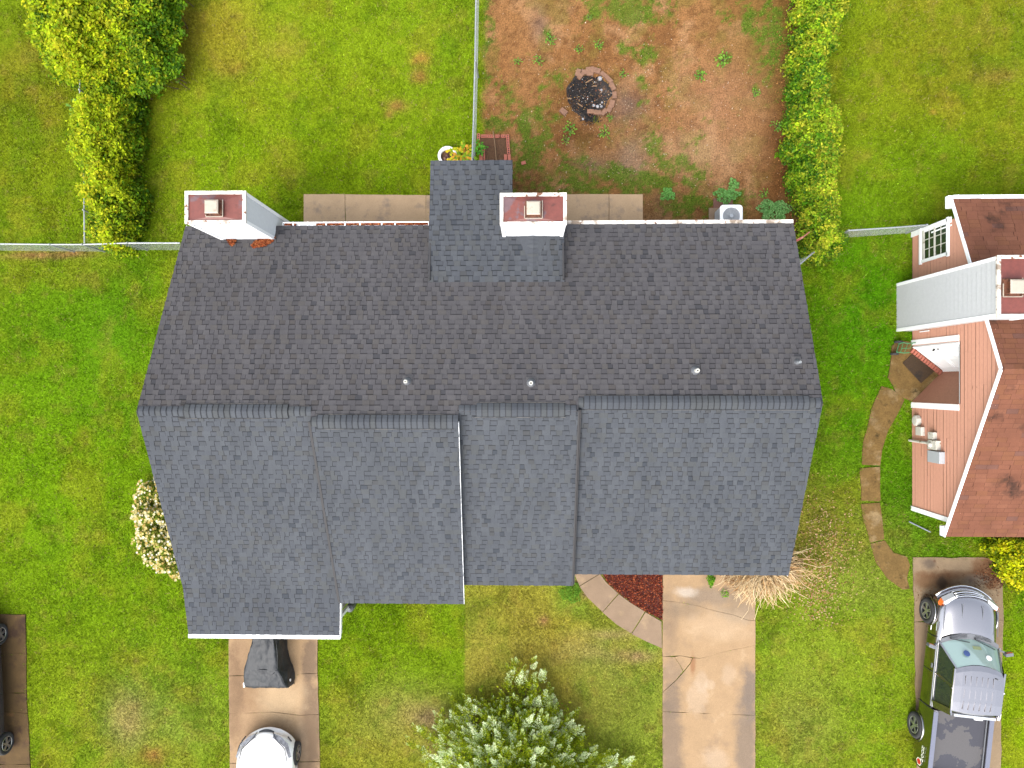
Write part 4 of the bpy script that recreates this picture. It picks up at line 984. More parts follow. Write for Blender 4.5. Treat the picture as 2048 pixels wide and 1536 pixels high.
# ------------------------------------------------------------------ foliage
def leaves(name, parent, C3, size, cols, m, flat=.6, asp=.55, nper=4):
    """rhombic leaves with a fold, centred at C3"""
    n = len(C3); s = size*RNG.uniform(.6, 1.35, n)
    a = RNG.uniform(0, 6.283, n); el = RNG.normal(0, flat, n)
    u = np.stack([np.cos(a)*np.cos(el), np.sin(a)*np.cos(el), np.sin(el)], 1)
    r = RNG.normal(0, flat, n); up_ = np.stack([-np.sin(a)*1.0, np.cos(a)*1.0, np.zeros(n)], 1)
    v = up_*np.cos(r)[:, None] + np.cross(u, up_)*np.sin(r)[:, None]
    u = u*s[:, None]; v = v*(s*asp)[:, None]
    V = np.stack([C3-u, C3-v, C3+u, C3+v], 1).reshape(-1, 3); F = np.arange(n*4).reshape(-1, 4)
    return bigmesh(name, m, V, F, cols, parent, 4)
def polydist(x, y, poly):
    d = np.full(len(x), 1e9); n = len(poly)
    for i in range(n):
        ax, ay = poly[i]; bx_, by_ = poly[(i+1) % n]; dx, dy = bx_-ax, by_-ay; L2 = dx*dx+dy*dy+1e-9
        t = np.clip(((x-ax)*dx+(y-ay)*dy)/L2, 0, 1); d = np.minimum(d, np.hypot(x-ax-t*dx, y-ay-t*dy))
    return d
def hedge(name, poly_px, zp, hfun, n, size, pal_top, pal_low, label, cat, seed=1, soft=.3, redtip=.0, group=None, tf=None, zmin=.06):
    poly = [(P(a, b_, zp).x, P(a, b_, zp).y) for a, b_ in poly_px]
    xs_ = [p[0] for p in poly]; ys_ = [p[1] for p in poly]
    PER = 9; m_ = n//PER
    x = RNG.uniform(min(xs_)-.3, max(xs_)+.3, m_*3); y = RNG.uniform(min(ys_)-.2, max(ys_)+.2, m_*3)
    jx = (fbm(x, y, .45, seed)-.5)*.8; jy = (fbm(x, y, .45, seed+9)-.5)*.8
    ins = inpoly(x+jx, y+jy, poly); x, y, jx, jy = x[ins][:m_], y[ins][:m_], jx[ins][:m_], jy[ins][:m_]
    m_ = len(x); d = polydist(x+jx, y+jy, poly); H = hfun(x, y)
    cl = fbm(x, y, .55, seed+20, 3); cl2 = fbm(x, y, .22, seed+27, 2)
    top = H*(1-np.exp(-d/soft))*.65 + H*.35 + (cl-.5)*.5 + (cl2-.5)*.30 + RNG.normal(0, .07, m_)
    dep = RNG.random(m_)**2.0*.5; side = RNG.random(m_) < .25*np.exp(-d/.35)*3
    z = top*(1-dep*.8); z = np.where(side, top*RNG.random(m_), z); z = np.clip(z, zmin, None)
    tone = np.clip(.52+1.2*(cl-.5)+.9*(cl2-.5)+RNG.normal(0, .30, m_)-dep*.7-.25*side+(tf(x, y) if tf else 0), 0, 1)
    rp = lambda v: np.repeat(v, PER)
    n = m_*PER; sp = size*1.35
    x = rp(x)+RNG.normal(0, sp, n); y = rp(y)+RNG.normal(0, sp, n); z = np.clip(rp(z)+RNG.normal(0, sp*.5, n), .03, None)
    tone = np.clip(rp(tone)+RNG.normal(0, .12, n), 0, 1)
    pt, plo = np.array(pal_top), np.array(pal_low)
    c = plo[rp(RNG.integers(0, len(plo), m_))]*(1-tone[:, None]) + pt[rp(RNG.integers(0, len(pt), m_))]*tone[:, None]
    c = np.clip(c*rp(RNG.uniform(.7, 1.3, m_))[:, None]*RNG.uniform(.75, 1.25, (n, 1))*np.array([[2.4,2.2,1.1]]), 0, .8)
    cx_, cy_ = sum(xs_)/len(xs_), sum(ys_)/len(ys_)
    o = empty(name, (cx_, cy_, 0)); tag(o, label, cat, group)
    jl = np.zeros((n, 2))
    leaves('foliage', o, np.stack([x+jl[:, 0], y+jl[:, 1], z], 1), size, c, M['leaf'], .45)
    # stems
    b = MB()
    for k in range(int(len(x)/1500)+6):
        i = RNG.integers(0, n); b.tube([(x[i]+random.uniform(-.2,.2), y[i]+random.uniform(-.2,.2), 0), (x[i], y[i], z[i]*.8)], .018, 5, .006)
    b.obj('stem', M['bark'], o)
    return o
YG = [A(160,180,30), A(146,174,26), A(168,184,40), A(172,176,44)]
DG = [A(60,104,16), A(78,124,22), A(48,88,22), A(90,130,30)]
def hR(x, y): return 1.45+.2*fbm(x, y, 1.5, 200)
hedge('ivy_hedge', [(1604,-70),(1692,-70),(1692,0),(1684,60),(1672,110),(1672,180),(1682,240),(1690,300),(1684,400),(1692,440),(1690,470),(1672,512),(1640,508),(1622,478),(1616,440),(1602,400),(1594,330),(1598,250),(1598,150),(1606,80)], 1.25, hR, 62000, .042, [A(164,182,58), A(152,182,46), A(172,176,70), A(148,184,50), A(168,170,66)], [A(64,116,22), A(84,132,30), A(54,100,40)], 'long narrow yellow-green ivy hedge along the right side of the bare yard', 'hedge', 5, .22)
def hL(x, y): return 1.5+.25*fbm(x, y, 1.5, 210)
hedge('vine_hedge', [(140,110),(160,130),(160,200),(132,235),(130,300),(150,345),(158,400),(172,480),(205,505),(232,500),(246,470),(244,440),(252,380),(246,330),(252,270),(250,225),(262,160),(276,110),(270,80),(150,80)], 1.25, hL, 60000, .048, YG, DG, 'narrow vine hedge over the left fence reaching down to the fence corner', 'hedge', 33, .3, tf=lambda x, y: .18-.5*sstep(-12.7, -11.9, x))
# tree at the top left, broad crown
def hT(x, y): return 2.2+.7*fbm(x, y, 1.6, 220)-.6*sstep(-13.5, -12.2, x)
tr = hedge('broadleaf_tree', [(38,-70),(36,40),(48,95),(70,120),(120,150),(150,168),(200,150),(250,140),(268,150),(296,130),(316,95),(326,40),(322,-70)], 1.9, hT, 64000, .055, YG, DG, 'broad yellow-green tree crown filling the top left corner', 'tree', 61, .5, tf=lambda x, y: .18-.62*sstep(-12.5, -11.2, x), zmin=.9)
b = MB(); q = P(190, 20, 0); b.tube([(q.x, q.y, 0), (q.x+.1, q.y, 1.2), (q.x-.1, q.y+.2, 2.6)], .14, 9, .06)
for k in range(7): t = k*.9; b.tube([(q.x, q.y, 1.2+.1*k), (q.x+1.3*math.cos(t), q.y+1.1*math.sin(t), 2.6)], .06, 6, .02)
b.obj('trunk', M['bark'], tr)
# light leafed sprig by the left hedge
def sprig(name, px, py, z, r, n, leafs, pal, label, cat, group=None):
    q = P(px, py, z); o = empty(name, (q.x, q.y, 0)); tag(o, label, cat, group)
    vv = []; ff = []; cs = []; st_ = MB()
    for k in range(n):
        t = 6.283*k/n+random.uniform(-.3,.3); rr = r*random.uniform(.5,1); zz = z*random.uniform(.7,1)+.02
        tip = Vector((q.x+rr*math.cos(t), q.y+rr*math.sin(t), zz)); st_.tube([(q.x, q.y, .0), ((q.x+tip.x)/2, (q.y+tip.y)/2, zz), tip], .006, 4, .003)
        for j in range(leafs):
            u = (j+1)/leafs; c = Vector((q.x, q.y, zz*.8)).lerp(tip, u); a = t+random.choice([-1,1])*random.uniform(.2,1.1); s = r*.34*random.uniform(.7,1.2)
            d = Vector((math.cos(a), math.sin(a), random.uniform(-.2,.3)))*s; e = Vector((-math.sin(a), math.cos(a), random.uniform(-.3,.3)))*s*.36
            i = len(vv); vv += [c, c+d*.5-e, c+d, c+d*.5+e]; ff.append((i,i+1,i+2,i+3)); cs.append(np.array(random.choice(pal))*random.uniform(.8,1.2))
    bigmesh('leaf', M['leaf'], np.array([tuple(v) for v in vv]), np.array(ff), np.clip(np.array(cs)*1.8, 0, .8), o, 4)
    st_.obj('stem', M['bark'], o); return o
BG = [A(110,160,70), A(90,150,60), A(130,175,90)]
sprig('sapling', 150, 218, 1.2, .38, 9, 6, [A(100,150,60), A(120,165,70)], 'blue-green leafed sapling poking out of the left vine hedge', 'plant')
# golden shrub, right edge
hedge('golden_shrub', [(1996,1100),(2008,1080),(2050,1072),(2120,1080),(2120,1190),(2060,1190),(2036,1165),(2014,1140)], .6, lambda x, y: .8+0*x, 14000, .05, [A(196,204,20), A(176,190,16), A(210,205,50)], [A(100,126,10), A(70,100,12)], 'bright golden shrub at the corner of the salmon house and its driveway', 'shrub', 91, .25)
# flowering bush
def dome(n, c, rx, ry, h, seed):
    t = RNG.uniform(0, 6.283, n); u = np.sqrt(RNG.random(n)); x = u*np.cos(t); y = u*np.sin(t)
    z = np.sqrt(np.clip(1-u**2, 0, 1))
    cl = fbm(x*rx+50, y*ry+50, .4, seed, 3); f = .86+.5*(cl-.5)
    return np.stack([c[0]+x*rx*f, c[1]+y*ry*f, c[2]+h*z*f*(.75+.5*cl)], 1), cl, u
fc = (-11.05, -4.35, .1)
fb = empty('flowering_bush', (fc[0], fc[1], 0)); tag(fb, 'rounded bush covered in creamy white blossom beside the left wall', 'bush')
c3, cl, u = dome(17000, fc, 1.55, 1.95, 1.25, 300); dep = RNG.random(len(c3))**2*.4; c3[:, 2] *= 1-dep
leaves('foliage', fb, c3, .045, pick([A(160,170,60), A(130,155,35), A(95,125,25), A(180,168,80)], len(c3))*1.7, M['leaf'], .5)
c3, cl, u = dome(1700, (fc[0], fc[1], fc[2]+.05), 1.60, 2.0, 1.28, 300)
# each blossom: a small five-petal cup
n = len(c3); ang = np.arange(6)/6*6.283; sz = RNG.uniform(.020, .046, n)
ring = np.stack([np.cos(ang), np.sin(ang), np.full(6, .25)], 1)
V = (c3[:, None, :] + ring[None]*sz[:, None, None]*np.array([1,1,1])); Cn = c3[:, None, :]
V = np.concatenate([Cn, V], 1).reshape(-1, 3); F = np.concatenate([np.stack([np.arange(n)*7, np.arange(n)*7+1+k, np.arange(n)*7+1+(k+1) % 6], 1) for k in range(6)], 0)
bc = pick([np.array((.30,.25,.08)), np.array((.36,.32,.16)), np.array((.28,.20,.05)), np.array((.42,.41,.30))], n); bigmesh('blossom', M['dry'], V, F, np.concatenate([bc]*6, 0), fb, 3)
b = MB()
for k in range(12): t = k*.52; b.tube([(fc[0], fc[1], 0), (fc[0]+.9*math.cos(t), fc[1]+1.1*math.sin(t), .9)], .03, 5, .01)
b.obj('stem', M['bark'], fb)

# dead ornamental shrub in front of the right end
ds = P(1518, 1116, .2); dead = empty('dry_shrub', (ds.x, ds.y, 0)); tag(dead, 'dried pale tan shrub spreading from under the right front eave', 'shrub')
b = MB(); tans = [A(236,208,160)*1.3, A(222,186,134)*1.3, A(204,160,108)*1.2, A(242,216,172)*1.3]
random.seed(21)
for k in range(760):
    t = random.uniform(-math.pi, math.pi*.2) if random.random() < .92 else random.uniform(0, 6.28); L = random.uniform(.5, 1.55)*(1.0 if -2.9 < t < -.1 else .6)
    if t < -2.2: L *= .85
    b.col = tuple(np.clip(random.choice(tans)*random.uniform(.7,1.15), 0, .8)); w_ = random.uniform(-.35,.35); pts = []
    o0 = Vector((random.gauss(0,.22), random.gauss(0,.16), 0)); hh = random.uniform(.25, 1.2)
    for j in range(5):
        s = j/4; tt = t+w_*s+random.uniform(-.09,.09); pts.append(Vector((ds.x, ds.y, 0))+o0+Vector((math.cos(tt)*L*s, math.sin(tt)*L*s*.95, hh*math.sin(min(1, s*1.3)*1.5)*(1-.25*s)+.05)))
    b.tube(pts, .013, 3, .006, cap=False)
    if random.random() < .7:
        q = pts[2+random.randrange(2)]; a2 = t+random.choice([-1,1])*random.uniform(.3,.8); b.tube([q, q+Vector((math.cos(a2), math.sin(a2), .05))*L*.25], .006, 3, .003, cap=False)
bo = b.obj('cane', M['twig'], dead); bo['kind'] = 'stuff'
n = 2600; t = RNG.uniform(-math.pi*.95, -.0, n); r_ = 1.35*np.sqrt(RNG.random(n)); xy = np.stack([ds.x+r_*np.cos(t), ds.y+r_*np.sin(t)*.9], 1)
lo = litter('dead_leaf', xy, .05+RNG.uniform(0, .35, n), pick([A(214,176,130), A(190,140,92), A(225,195,150), A(150,105,70)], n), .03, M['dry'], dead); lo['kind'] = 'stuff'

# conifer at the bottom edge
cc_ = (-.45, -12.15); CH, CR = 3.2, 3.0
ct = empty('cedar_tree', (cc_[0], cc_[1], 0)); tag(ct, 'feathery cedar with frosted blue-green tips at the bottom edge', 'tree')
b = MB(); b.tube([(cc_[0], cc_[1], 0), (cc_[0], cc_[1], CH*.9)], .16, 10, .03)
b.obj('trunk', M['bark'], ct)
VVs = []; FFs = []; CCs = []
br = MB()
CK = np.array((2.7,2.45,1.3))
def spray(base, d, L, pale):
    """a feathery shoot: side shoots shorten to the tip, each set with small scale leaves"""
    d = d.normalized(); side = d.cross(Vector((0,0,1))).normalized(); upv = side.cross(d)
    m = 13
    for j in range(m):
        s = (j+.5)/m; ll = L*.34*(1-s)**1.0+.012
        for sg in (-1, 1):
            dr = (d*.75+side*sg*.8+upv*random.uniform(-.35,.45)).normalized(); k = 4
            for i in range(k):
                q = base+d*L*s+dr*ll*(i+.6)/k; w_ = .028*random.uniform(.7,1.3); lg = .046*random.uniform(.7,1.3)
                e = (side*random.uniform(-1,1)+upv*random.uniform(-1,1)+d*.3).normalized()*w_; f = (dr+d*.5+Vector((random.uniform(-.3,.3), random.uniform(-.3,.3), random.uniform(-.3,.3)))).normalized()*lg
                i0 = len(VVs); VVs.extend([tuple(q-e*.6), tuple(q+f*.5-e*.2), tuple(q+f), tuple(q+e*.6)]); FFs.append((i0,i0+1,i0+2,i0+3))
                g_m = min(1, max(0, pale+(s-.45)*.7+random.uniform(-.2,.2)))
                c = (A(146,164,36)*(1-g_m)+A(214,226,196)*np.array((.98,1.15,1.75))*g_m) if g_m > .3 else (A(146,164,36) if random.random() < .6 else A(92,120,22))
                CCs.append(np.clip(c*random.uniform(.8,1.2)*CK, 0, .8))
random.seed(5)
for k in range(1050):
    th = random.uniform(-.35, math.pi+.35) if random.random() < .8 else random.uniform(0, 6.28)
    zf = random.random()**1.25; z = .35+zf*CH*.9
    lobes = 1+.16*math.sin(5*th+1)+.10*math.sin(9*th+z*2)
    R_ = CR*(1-zf)**.8*lobes*(1-.42*random.random()**2)
    if R_ < .1: continue
    dd = Vector((math.cos(th)*.7, math.sin(th)*.6+.5, random.uniform(.15,.6))); dd.x += random.uniform(-.6,.6); dd.y += random.uniform(-.4,.4)
    L = random.uniform(.34,.66); base = Vector((cc_[0]+math.cos(th)*R_, cc_[1]+math.sin(th)*R_, z))-dd.normalized()*L*.6
    spray(base, dd, L, random.choices([.0,.25,.95], [5.5,1.6,2.6])[0] if random.random() < .99 else .5)
    if k % 9 == 0: br.tube([(cc_[0], cc_[1], z*.6), base], .018, 4, .006, cap=False)
bigmesh('foliage', M['leaf'], np.array(VVs), np.array(FFs), np.array(CCs), ct, 4)
br.obj('limb', M['bark'], ct)
# interior scale leaves
n = 18000; th = RNG.uniform(0, 6.283, n); zf = RNG.random(n)**1.2; rr = CR*(1-zf)**.8*RNG.random(n)**.6*.95
leaves('inner_foliage', ct, np.stack([cc_[0]+rr*np.cos(th), cc_[1]+rr*np.sin(th), .2+zf*CH*.8], 1), .05, pick([A(144,160,30), A(124,150,26), A(168,178,42), A(100,128,24)], n)*2.8, M['leaf'], .8)

# ------------------------------------------------------------------ back yard things
# bed edged with cored bricks
bed = empty('brick_planter', P(988, 295, 0)); tag(bed, 'low planting bed edged with cored red bricks behind the porch roof', 'planter')
def cored_brick(px, py, rz, z=.0, holes=True, L=.20, Wd=.095, H=.065):
    q = P(px, py, z+H); b = MB()
    hx = [-.062, 0, .062]; r = .017
    xs_ = [-L/2] + [v for h in hx for v in (h-r, h+r)] + [L/2]; ys_ = [-Wd/2, -r, r, Wd/2]
    if not holes: b.box((0,0,H/2), (L,Wd,H))
    else:
        for i in range(len(xs_)-1):
            for j in range(3):
                if j == 1 and i in (1, 3, 5):
                    x0, x1_, y0_, y1_ = xs_[i], xs_[i+1], -r, r; b.m = 1
                    b.add([(x0,y0_,H),(x1_,y0_,H),(x1_,y1_,H),(x0,y1_,H),(x0,y0_,.005),(x1_,y0_,.005),(x1_,y1_,.005),(x0,y1_,.005)], [(0,4,5,1),(1,5,6,2),(2,6,7,3),(3,7,4,0),(4,7,6,5)]); b.m = 0
                else: b.face([(xs_[i],ys_[j],H),(xs_[i+1],ys_[j],H),(xs_[i+1],ys_[j+1],H),(xs_[i],ys_[j+1],H)])
        b.add([(-L/2,-Wd/2,0),(L/2,-Wd/2,0),(L/2,Wd/2,0),(-L/2,Wd/2,0),(-L/2,-Wd/2,H),(L/2,-Wd/2,H),(L/2,Wd/2,H),(-L/2,Wd/2,H)], [(0,1,5,4),(1,2,6,5),(2,3,7,6),(3,0,4,7)])
    me = b.mesh('brick', [M['brick'], M['darkmetal']]); me.transform(Matrix.Translation((q.x, q.y, z)) @ Matrix.Rotation(rz, 4, 'Z')); return link('brick', me, bed)
for px_ in (957,): cored_brick(px_, 273, math.pi/2)
for px_ in (968, 980.5, 996, 1005): cored_brick(px_, 272, random.uniform(-.03,.03))
for py_, px_ in ((275,1015.5),(288,1016),(301,1017)): cored_brick(px_, py_, math.pi/2+.03)
for py_ in (303, 316, 329): cored_brick(967, py_, math.pi/2, 0)
cored_brick(961.5, 316, math.pi/2, 0, False); cored_brick(1011, 315, math.pi/2, 0, False); cored_brick(1018.5, 315, math.pi/2+.05, 0, False); cored_brick(1018, 329, math.pi/2)
b = MB(); b.prism([tuple(P(a, b_, 0).xy) for a, b_ in ((960,274),(1014,274),(1016,345),(960,345))], -.02, .02, False); b.obj('soil', M['soil'], bed)
NOGRASS.append([tuple(P(a, b_, 0).xy) for a, b_ in ((956,268),(1022,268),(1024,345),(954,345))])
b = MB(); b.tube([P(986,262,.08), P(990,290,.09), P(994,335,.08)], .016, 6); tag(b.obj('garden_stake', M['wood']), 'weathered wooden stake lying across the brick planting bed', 'stake')
b = MB(); q = P(1047, 326, .03); b.box((q.x, q.y, .03), (.14,.10,.06), .3); tag(b.obj('loose_brick', M['brick']), 'lone broken red brick on the dirt right of the planting bed', 'brick')
sprig('leafy_weed', 958, 296, .35, .26, 10, 5, [A(96,180,50), A(120,200,60), A(70,150,40)], 'bright green leafy plant at the left edge of the brick planting bed', 'plant')
# pot
pq = P(895, 312, .30); pt_ = empty('plant_pot', (pq.x, pq.y, 0)); tag(pt_, 'round white ceramic pot of stones half under the porch roof', 'plant pot')
b = MB(); b.lathe([(.20, 0), (.24, .25), (.30, .31), (.30, .345), (.22, .345), (.21, .27)], pq.xy.to_3d(), 28); b.f.pop(); b.c.pop(); b.mi.pop(); po = b.obj('bowl', M['pot'], pt_, smooth=True)
b = MB(); b.lathe([(.21, .22), (.0, .225)], pq.xy.to_3d(), 20); b.obj('soil', M['soil'], pt_)
for k, (dx, dy) in enumerate(((-.09,-.06),(.02,-.09),(.12,-.05),(-.02,.03))):
    b = MB(); b.lathe([(.0,.20),(.06,.225),(.055,.26),(.0,.28)], (pq.x+dx, pq.y+dy, 0), 8); b.obj('stone', mat('stone', random.choice([C(190,165,130), C(120,80,76), C(150,110,95)]), .8, n=.2, ns=25), pt_, smooth=True)
sprig('yellow_leafed_plant', 922, 306, .5, .42, 12, 9, [A(190,200,40), A(214,190,40), A(130,170,40), A(225,165,60)], 'straggly plant with yellow and orange leaves between the pot and the fence', 'plant')
# fire pit
fp = empty('fire_pit', P(1180, 188, 0)); tag(fp, 'round fire pit of old bricks with charcoal and ash', 'fire pit')
b = MB(); q0 = P(1178, 190, 0); pts = []
for k in range(40):
    t = k*math.pi/20; r = .68*(1+.14*math.sin(3*t+.6)+.08*math.sin(7*t)); pts.append((q0.x+r*math.cos(t), q0.y+r*.98*math.sin(t)-.02))
b.prism(pts, -.01, .012, False); b.prism([(p[0]*.35+P(1170,240).x*.65, p[1]*.35+P(1170,238).y*.65) for p in pts], -.01, .010, False)
b.obj('ash_bed', mat('sooty soil', C(52,46,44), .95, n=.6, ns=22, stain=[(C(128,92,62), 3.2, .54, .1)]), fp)
n = 2600; t = RNG.uniform(0, 6.283, n); r_ = .60*np.sqrt(RNG.random(n)); xy = np.stack([q0.x-.10+r_*np.cos(t), q0.y+r_*np.sin(t)], 1); kp = RNG.random(n) < 1.15-1.3*sstep(-.1, .45, xy[:, 0]-q0.x)*fbm(xy[:, 0], xy[:, 1], .3, 6)*1.4; xy = xy[kp]; xy = np.concatenate([xy, np.stack([RNG.normal(P(1178,236).x, .16, 300), RNG.normal(P(1178,236).y, .10, 300)], 1)]); n = len(xy)
lo = litter('charcoal', xy, RNG.uniform(.015, .06, n), pick([A(30,30,32), A(24,22,24), A(48,44,46), A(36,32,34), A(66,56,52)], n, .3), .024, M['char'], fp); lo['kind'] = 'stuff'
n = 260; t = RNG.uniform(0, 6.283, n); r_ = .72*np.sqrt(RNG.random(n)); xy = np.stack([q0.x+r_*np.cos(t), q0.y-.05+r_*np.sin(t)], 1)
lo = litter('wood_chip', xy, RNG.uniform(.03, .07, n), pick([A(225,180,110), A(200,140,90), A(230,225,220), A(190,110,60)], n, .3), .018, M['dry'], fp); lo['kind'] = 'stuff'
for (a, b_, L_, rr) in ((1178,162,.24,.5),(1190,172,.13,-.1),(1139,197,.13,.0),(1160,210,.2,-.6),(1156,150,.16,-.5)):
    b = MB(); q = P(a, b_, .06); b.box((q.x, q.y, .06), (L_,.03,.03), rr); b.obj('stick', M['wood'], fp)
for (a, b_, s_) in ((1200,157,.09),(1188,211,.06),(1195,213,.07),(1203,213,.05),(1204,205,.04),(1203,180,.045),(1166,238,.05)):
    b = MB(); q = P(a, b_, .03); b.lathe([(s_*.0,.0),(s_*.9,.01),(s_*.6,.04),(0,.05)], (q.x, q.y, .02), 9); b.obj('ash_lump', M['ash'], fp, smooth=True)
ringb = [(1156,145,1.2),(1180,139,.1),(1193,141,-.25),(1207,149,-.7),(1218,159,-.8),(1225,173,-1.1),(1229,190,-1.5),(1224,207,1.35),(1219,217,1.1),(1208,224,.9),(1195,225,-.1),(1181,223,0.),(1171,144,.1),(1180,147,.0),(1127,223,-.7),(1161,152,.9)]
for a, b_, rr in ringb:
    b = MB(); q = P(a, b_, .06); L_ = random.uniform(.20,.25); Wd = random.uniform(.12,.16)
    M_ = Matrix.Rotation(rr, 4, 'Z') @ Matrix.Rotation(random.uniform(-.08,.08), 4, 'X') @ Matrix.Rotation(random.uniform(-.08,.08), 4, 'Y'); b.box((q.x, q.y, .045), (L_, Wd, .08), M=M_); b.obj('brick', M['oldbrick'], fp)
# air conditioner
ac = P(1464, 430, .75); aco = empty('air_conditioner', (ac.x-.02, ac.y-.03, 0)); tag(aco, 'pale grey outdoor air conditioning unit by the rear gutter', 'air conditioner')
W_ = .68
def rrect(w, h, r, n=5):
    out = []
    for cx, cy, a0 in ((w/2-r, h/2-r, 0), (-w/2+r, h/2-r, 90), (-w/2+r, -h/2+r, 180), (w/2-r, -h/2+r, 270)):
        for k in range(n): a = R(a0+90*k/(n-1)); out.append((cx+r*math.cos(a), cy+r*math.sin(a)))
    return out
b = MB(); rp = rrect(W_, W_, .1)
for z in np.arange(.08, .70, .035): b.prism([(x*.97, y*.97) for x, y in rp], z, z+.018)
b.prism([(x*.93, y*.93) for x, y in rp], .06, .70); b.obj('louvre', mat('ac side', (.28,.29,.3), .5), aco, local=True)
def rr_at(t, w, r):
    c_, s_ = math.cos(t), math.sin(t); lo_, hi_ = 0, w
    for _ in range(30):
        m_ = (lo_+hi_)/2; ax_, ay_ = abs(c_*m_), abs(s_*m_); h_ = w/2
        ins = (ax_ <= h_ and ay_ <= h_) and not (ax_ > h_-r and ay_ > h_-r and math.hypot(ax_-h_+r, ay_-h_+r) > r)
        lo_, hi_ = (m_, hi_) if ins else (lo_, m_)
    return (c_*lo_, s_*lo_)
angs = [2*math.pi*k/48 for k in range(48)]; outer = [rr_at(t, W_, .1) for t in angs]; inner = [(.26*math.cos(t), .26*math.sin(t)) for t in angs]
b = MB(); n_ = 48; b.add([(x, y, .75) for x, y in outer]+[(x, y, .765) for x, y in inner]+[(x, y, .69) for x, y in outer]+[(x, y, .70) for x, y in inner], [(i, (i+1) % n_, n_+(i+1) % n_, n_+i) for i in range(n_)]+[(2*n_+i, 2*n_+(i+1) % n_, (i+1) % n_, i) for i in range(n_)]+[(n_+i, n_+(i+1) % n_, 3*n_+(i+1) % n_, 3*n_+i) for i in range(n_)])
b.obj('top_cover', M['white'], aco, local=True)
b = MB(); b.lathe([(.26, .62), (0, .621)], (0,0,0), 24); b.obj('shroud', M['plastic'], aco, local=True)
for k in range(4):
    b = MB(); t = k*math.pi/2+.4; b.add([(.04*math.cos(t), .04*math.sin(t), .68), (.21*math.cos(t-.35), .21*math.sin(t-.35), .66), (.21*math.cos(t+.35), .21*math.sin(t+.35), .70)], [(0,1,2)]); b.obj('fan_blade', M['boxgrey'], aco, local=True)
b = MB()
for k in range(1, 8): b.tube([(.03*k*math.cos(t), .03*k*math.sin(t), .762) for t in np.linspace(0, 6.2832, 25)], .0028, 4, cap=False)
for k in range(8): t = k*math.pi/4+.3; b.tube([(.04*math.cos(t), .04*math.sin(t), .766), (.24*math.cos(t), .24*math.sin(t), .766)], .005, 4)
b.lathe([(.06,.77),(.05,.785),(0,.787)], (0,0,0), 14); b.obj('fan_grille', M['boxgrey'], aco, local=True)
b = MB(); b.prism([(-.5,-.5),(.38,-.5),(.38,.42),(-.5,.42)], 0, .06); b.obj('pad', M['concrete2'], aco, local=True)
b = MB(); q = P(1446, 408, .02); b.box((q.x, q.y, .012), (.6, .36, .03)); tag(b.obj('paver', mat('brown board', C(140,96,80), .9, n=.2, ns=20)), 'flat brown paver lying behind the air conditioner', 'paver')
# steel rod in the neighbour's grass
b = MB(); b.tube([P(1818,1043,.05), P(1861,1064,.05)], .022, 8); tag(b.obj('metal_pipe', mat('dull pipe', (.13,.15,.16), .6)), 'grey metal pipe lying in the grass near the salmon house corner', 'pipe')
# post beside the left garage
b = MB(); q = P(704, 1204, 0); b.box((q.x, q.y, .95), (.09,.09,1.9)); tag(b.obj('porch_post', M['white']), 'white post standing in the gap beside the garage roof', 'post')
b = MB(); q = P(699, 1217, .5); b.lathe([(.09,0),(.13,.3),(.12,.5),(.05,.6),(0,.6)], (q.x, q.y, 0), 12); tag(b.obj('black_planter', M['plastic']), 'dark pot standing beside the white porch post', 'pot')

# weeds in the bare yard
WP = [A(110,160,50), A(130,175,60), A(90,145,50)]
for (a, b_, r_, lb) in ((1077,121,.17,'small weed left of the fire pit in the bare yard'),(1158,98,.15,'weed tuft directly above the fire pit ring'),(1197,90,.16,'yellowish weed up and right of the fire pit'),(1140,258,.22,'rosette weed just below the fire pit'),(1132,280,.15,'small weed between fire pit and porch roof'),
    (1100,78,.2,'round weed clump in the upper left of the bare yard'),(1220,235,.12,'weed by the lower right of the fire pit'),(1035,123,.14,'sparse weed near the chain-link fence in the bare yard'),(1210,265,.2,'pale green weed patch below the fire pit'),(1246,148,.14,'weed right of the fire pit ring'),(1178,35,.12,'small weed near the top edge of the bare yard'),
    (1528,388,.16,'small upright weed above the right gutter'),(1512,186,.16,'pale weed near the ivy hedge'),(1555,252,.2,'leafy weed at the foot of the ivy hedge'),(1400,150,.2,'weed clump in the upper right of the bare yard'),(1446,120,.26,'large pale weed tuft in the upper right of the bare yard')):
    sprig('weed', a, b_, .08, r_, 8, 4, WP, lb, 'weed', 'weeds in the bare back yard')
# clover patches
def groundcover(name, cx, cy, rx, ry, n, size, pal, label, h=.12):
    t = RNG.uniform(0, 6.283, n); r_ = np.sqrt(RNG.random(n)); q = P(cx, cy, 0); wob = 1+.2*np.sin(3*t+cx)+.12*np.sin(7*t)
    x = q.x+rx/63.1*r_*np.cos(t)*wob; y = q.y+ry/63.1*r_*np.sin(t)*wob
    k = RNG.random(n) < .35+.9*fbm(x, y, .2, int(cx)); x, y, r2_ = x[k], y[k], r_[k]
    o = leaves(name, None, np.stack([x, y, h*(1-r2_**2*.6)*RNG.uniform(.5, 1.1, len(x))+.01], 1), size, np.clip(pick(pal, len(x))*1.9, 0, .8), M['leaf'], .35, .8); o['kind'] = 'stuff'; o['label'] = label
groundcover('clover_patch', 1546, 424, 30, 24, 1500, .026, [A(118,170,96), A(96,150,76), A(140,186,112)], 'blue-green clover patch by the right end of the rear gutter', .2)
groundcover('clover_patch', 1452, 392, 24, 14, 800, .026, [A(120,176,96), A(100,150,70)], 'clover behind the air conditioner')
groundcover('clover_patch', 1466, 370, 10, 12, 400, .024, [A(130,180,100), A(100,150,70)], 'small clover tuft above the air conditioner')
groundcover('clover_patch', 1335, 390, 14, 12, 500, .024, [A(120,180,90), A(100,150,70)], 'clover right of the patio')
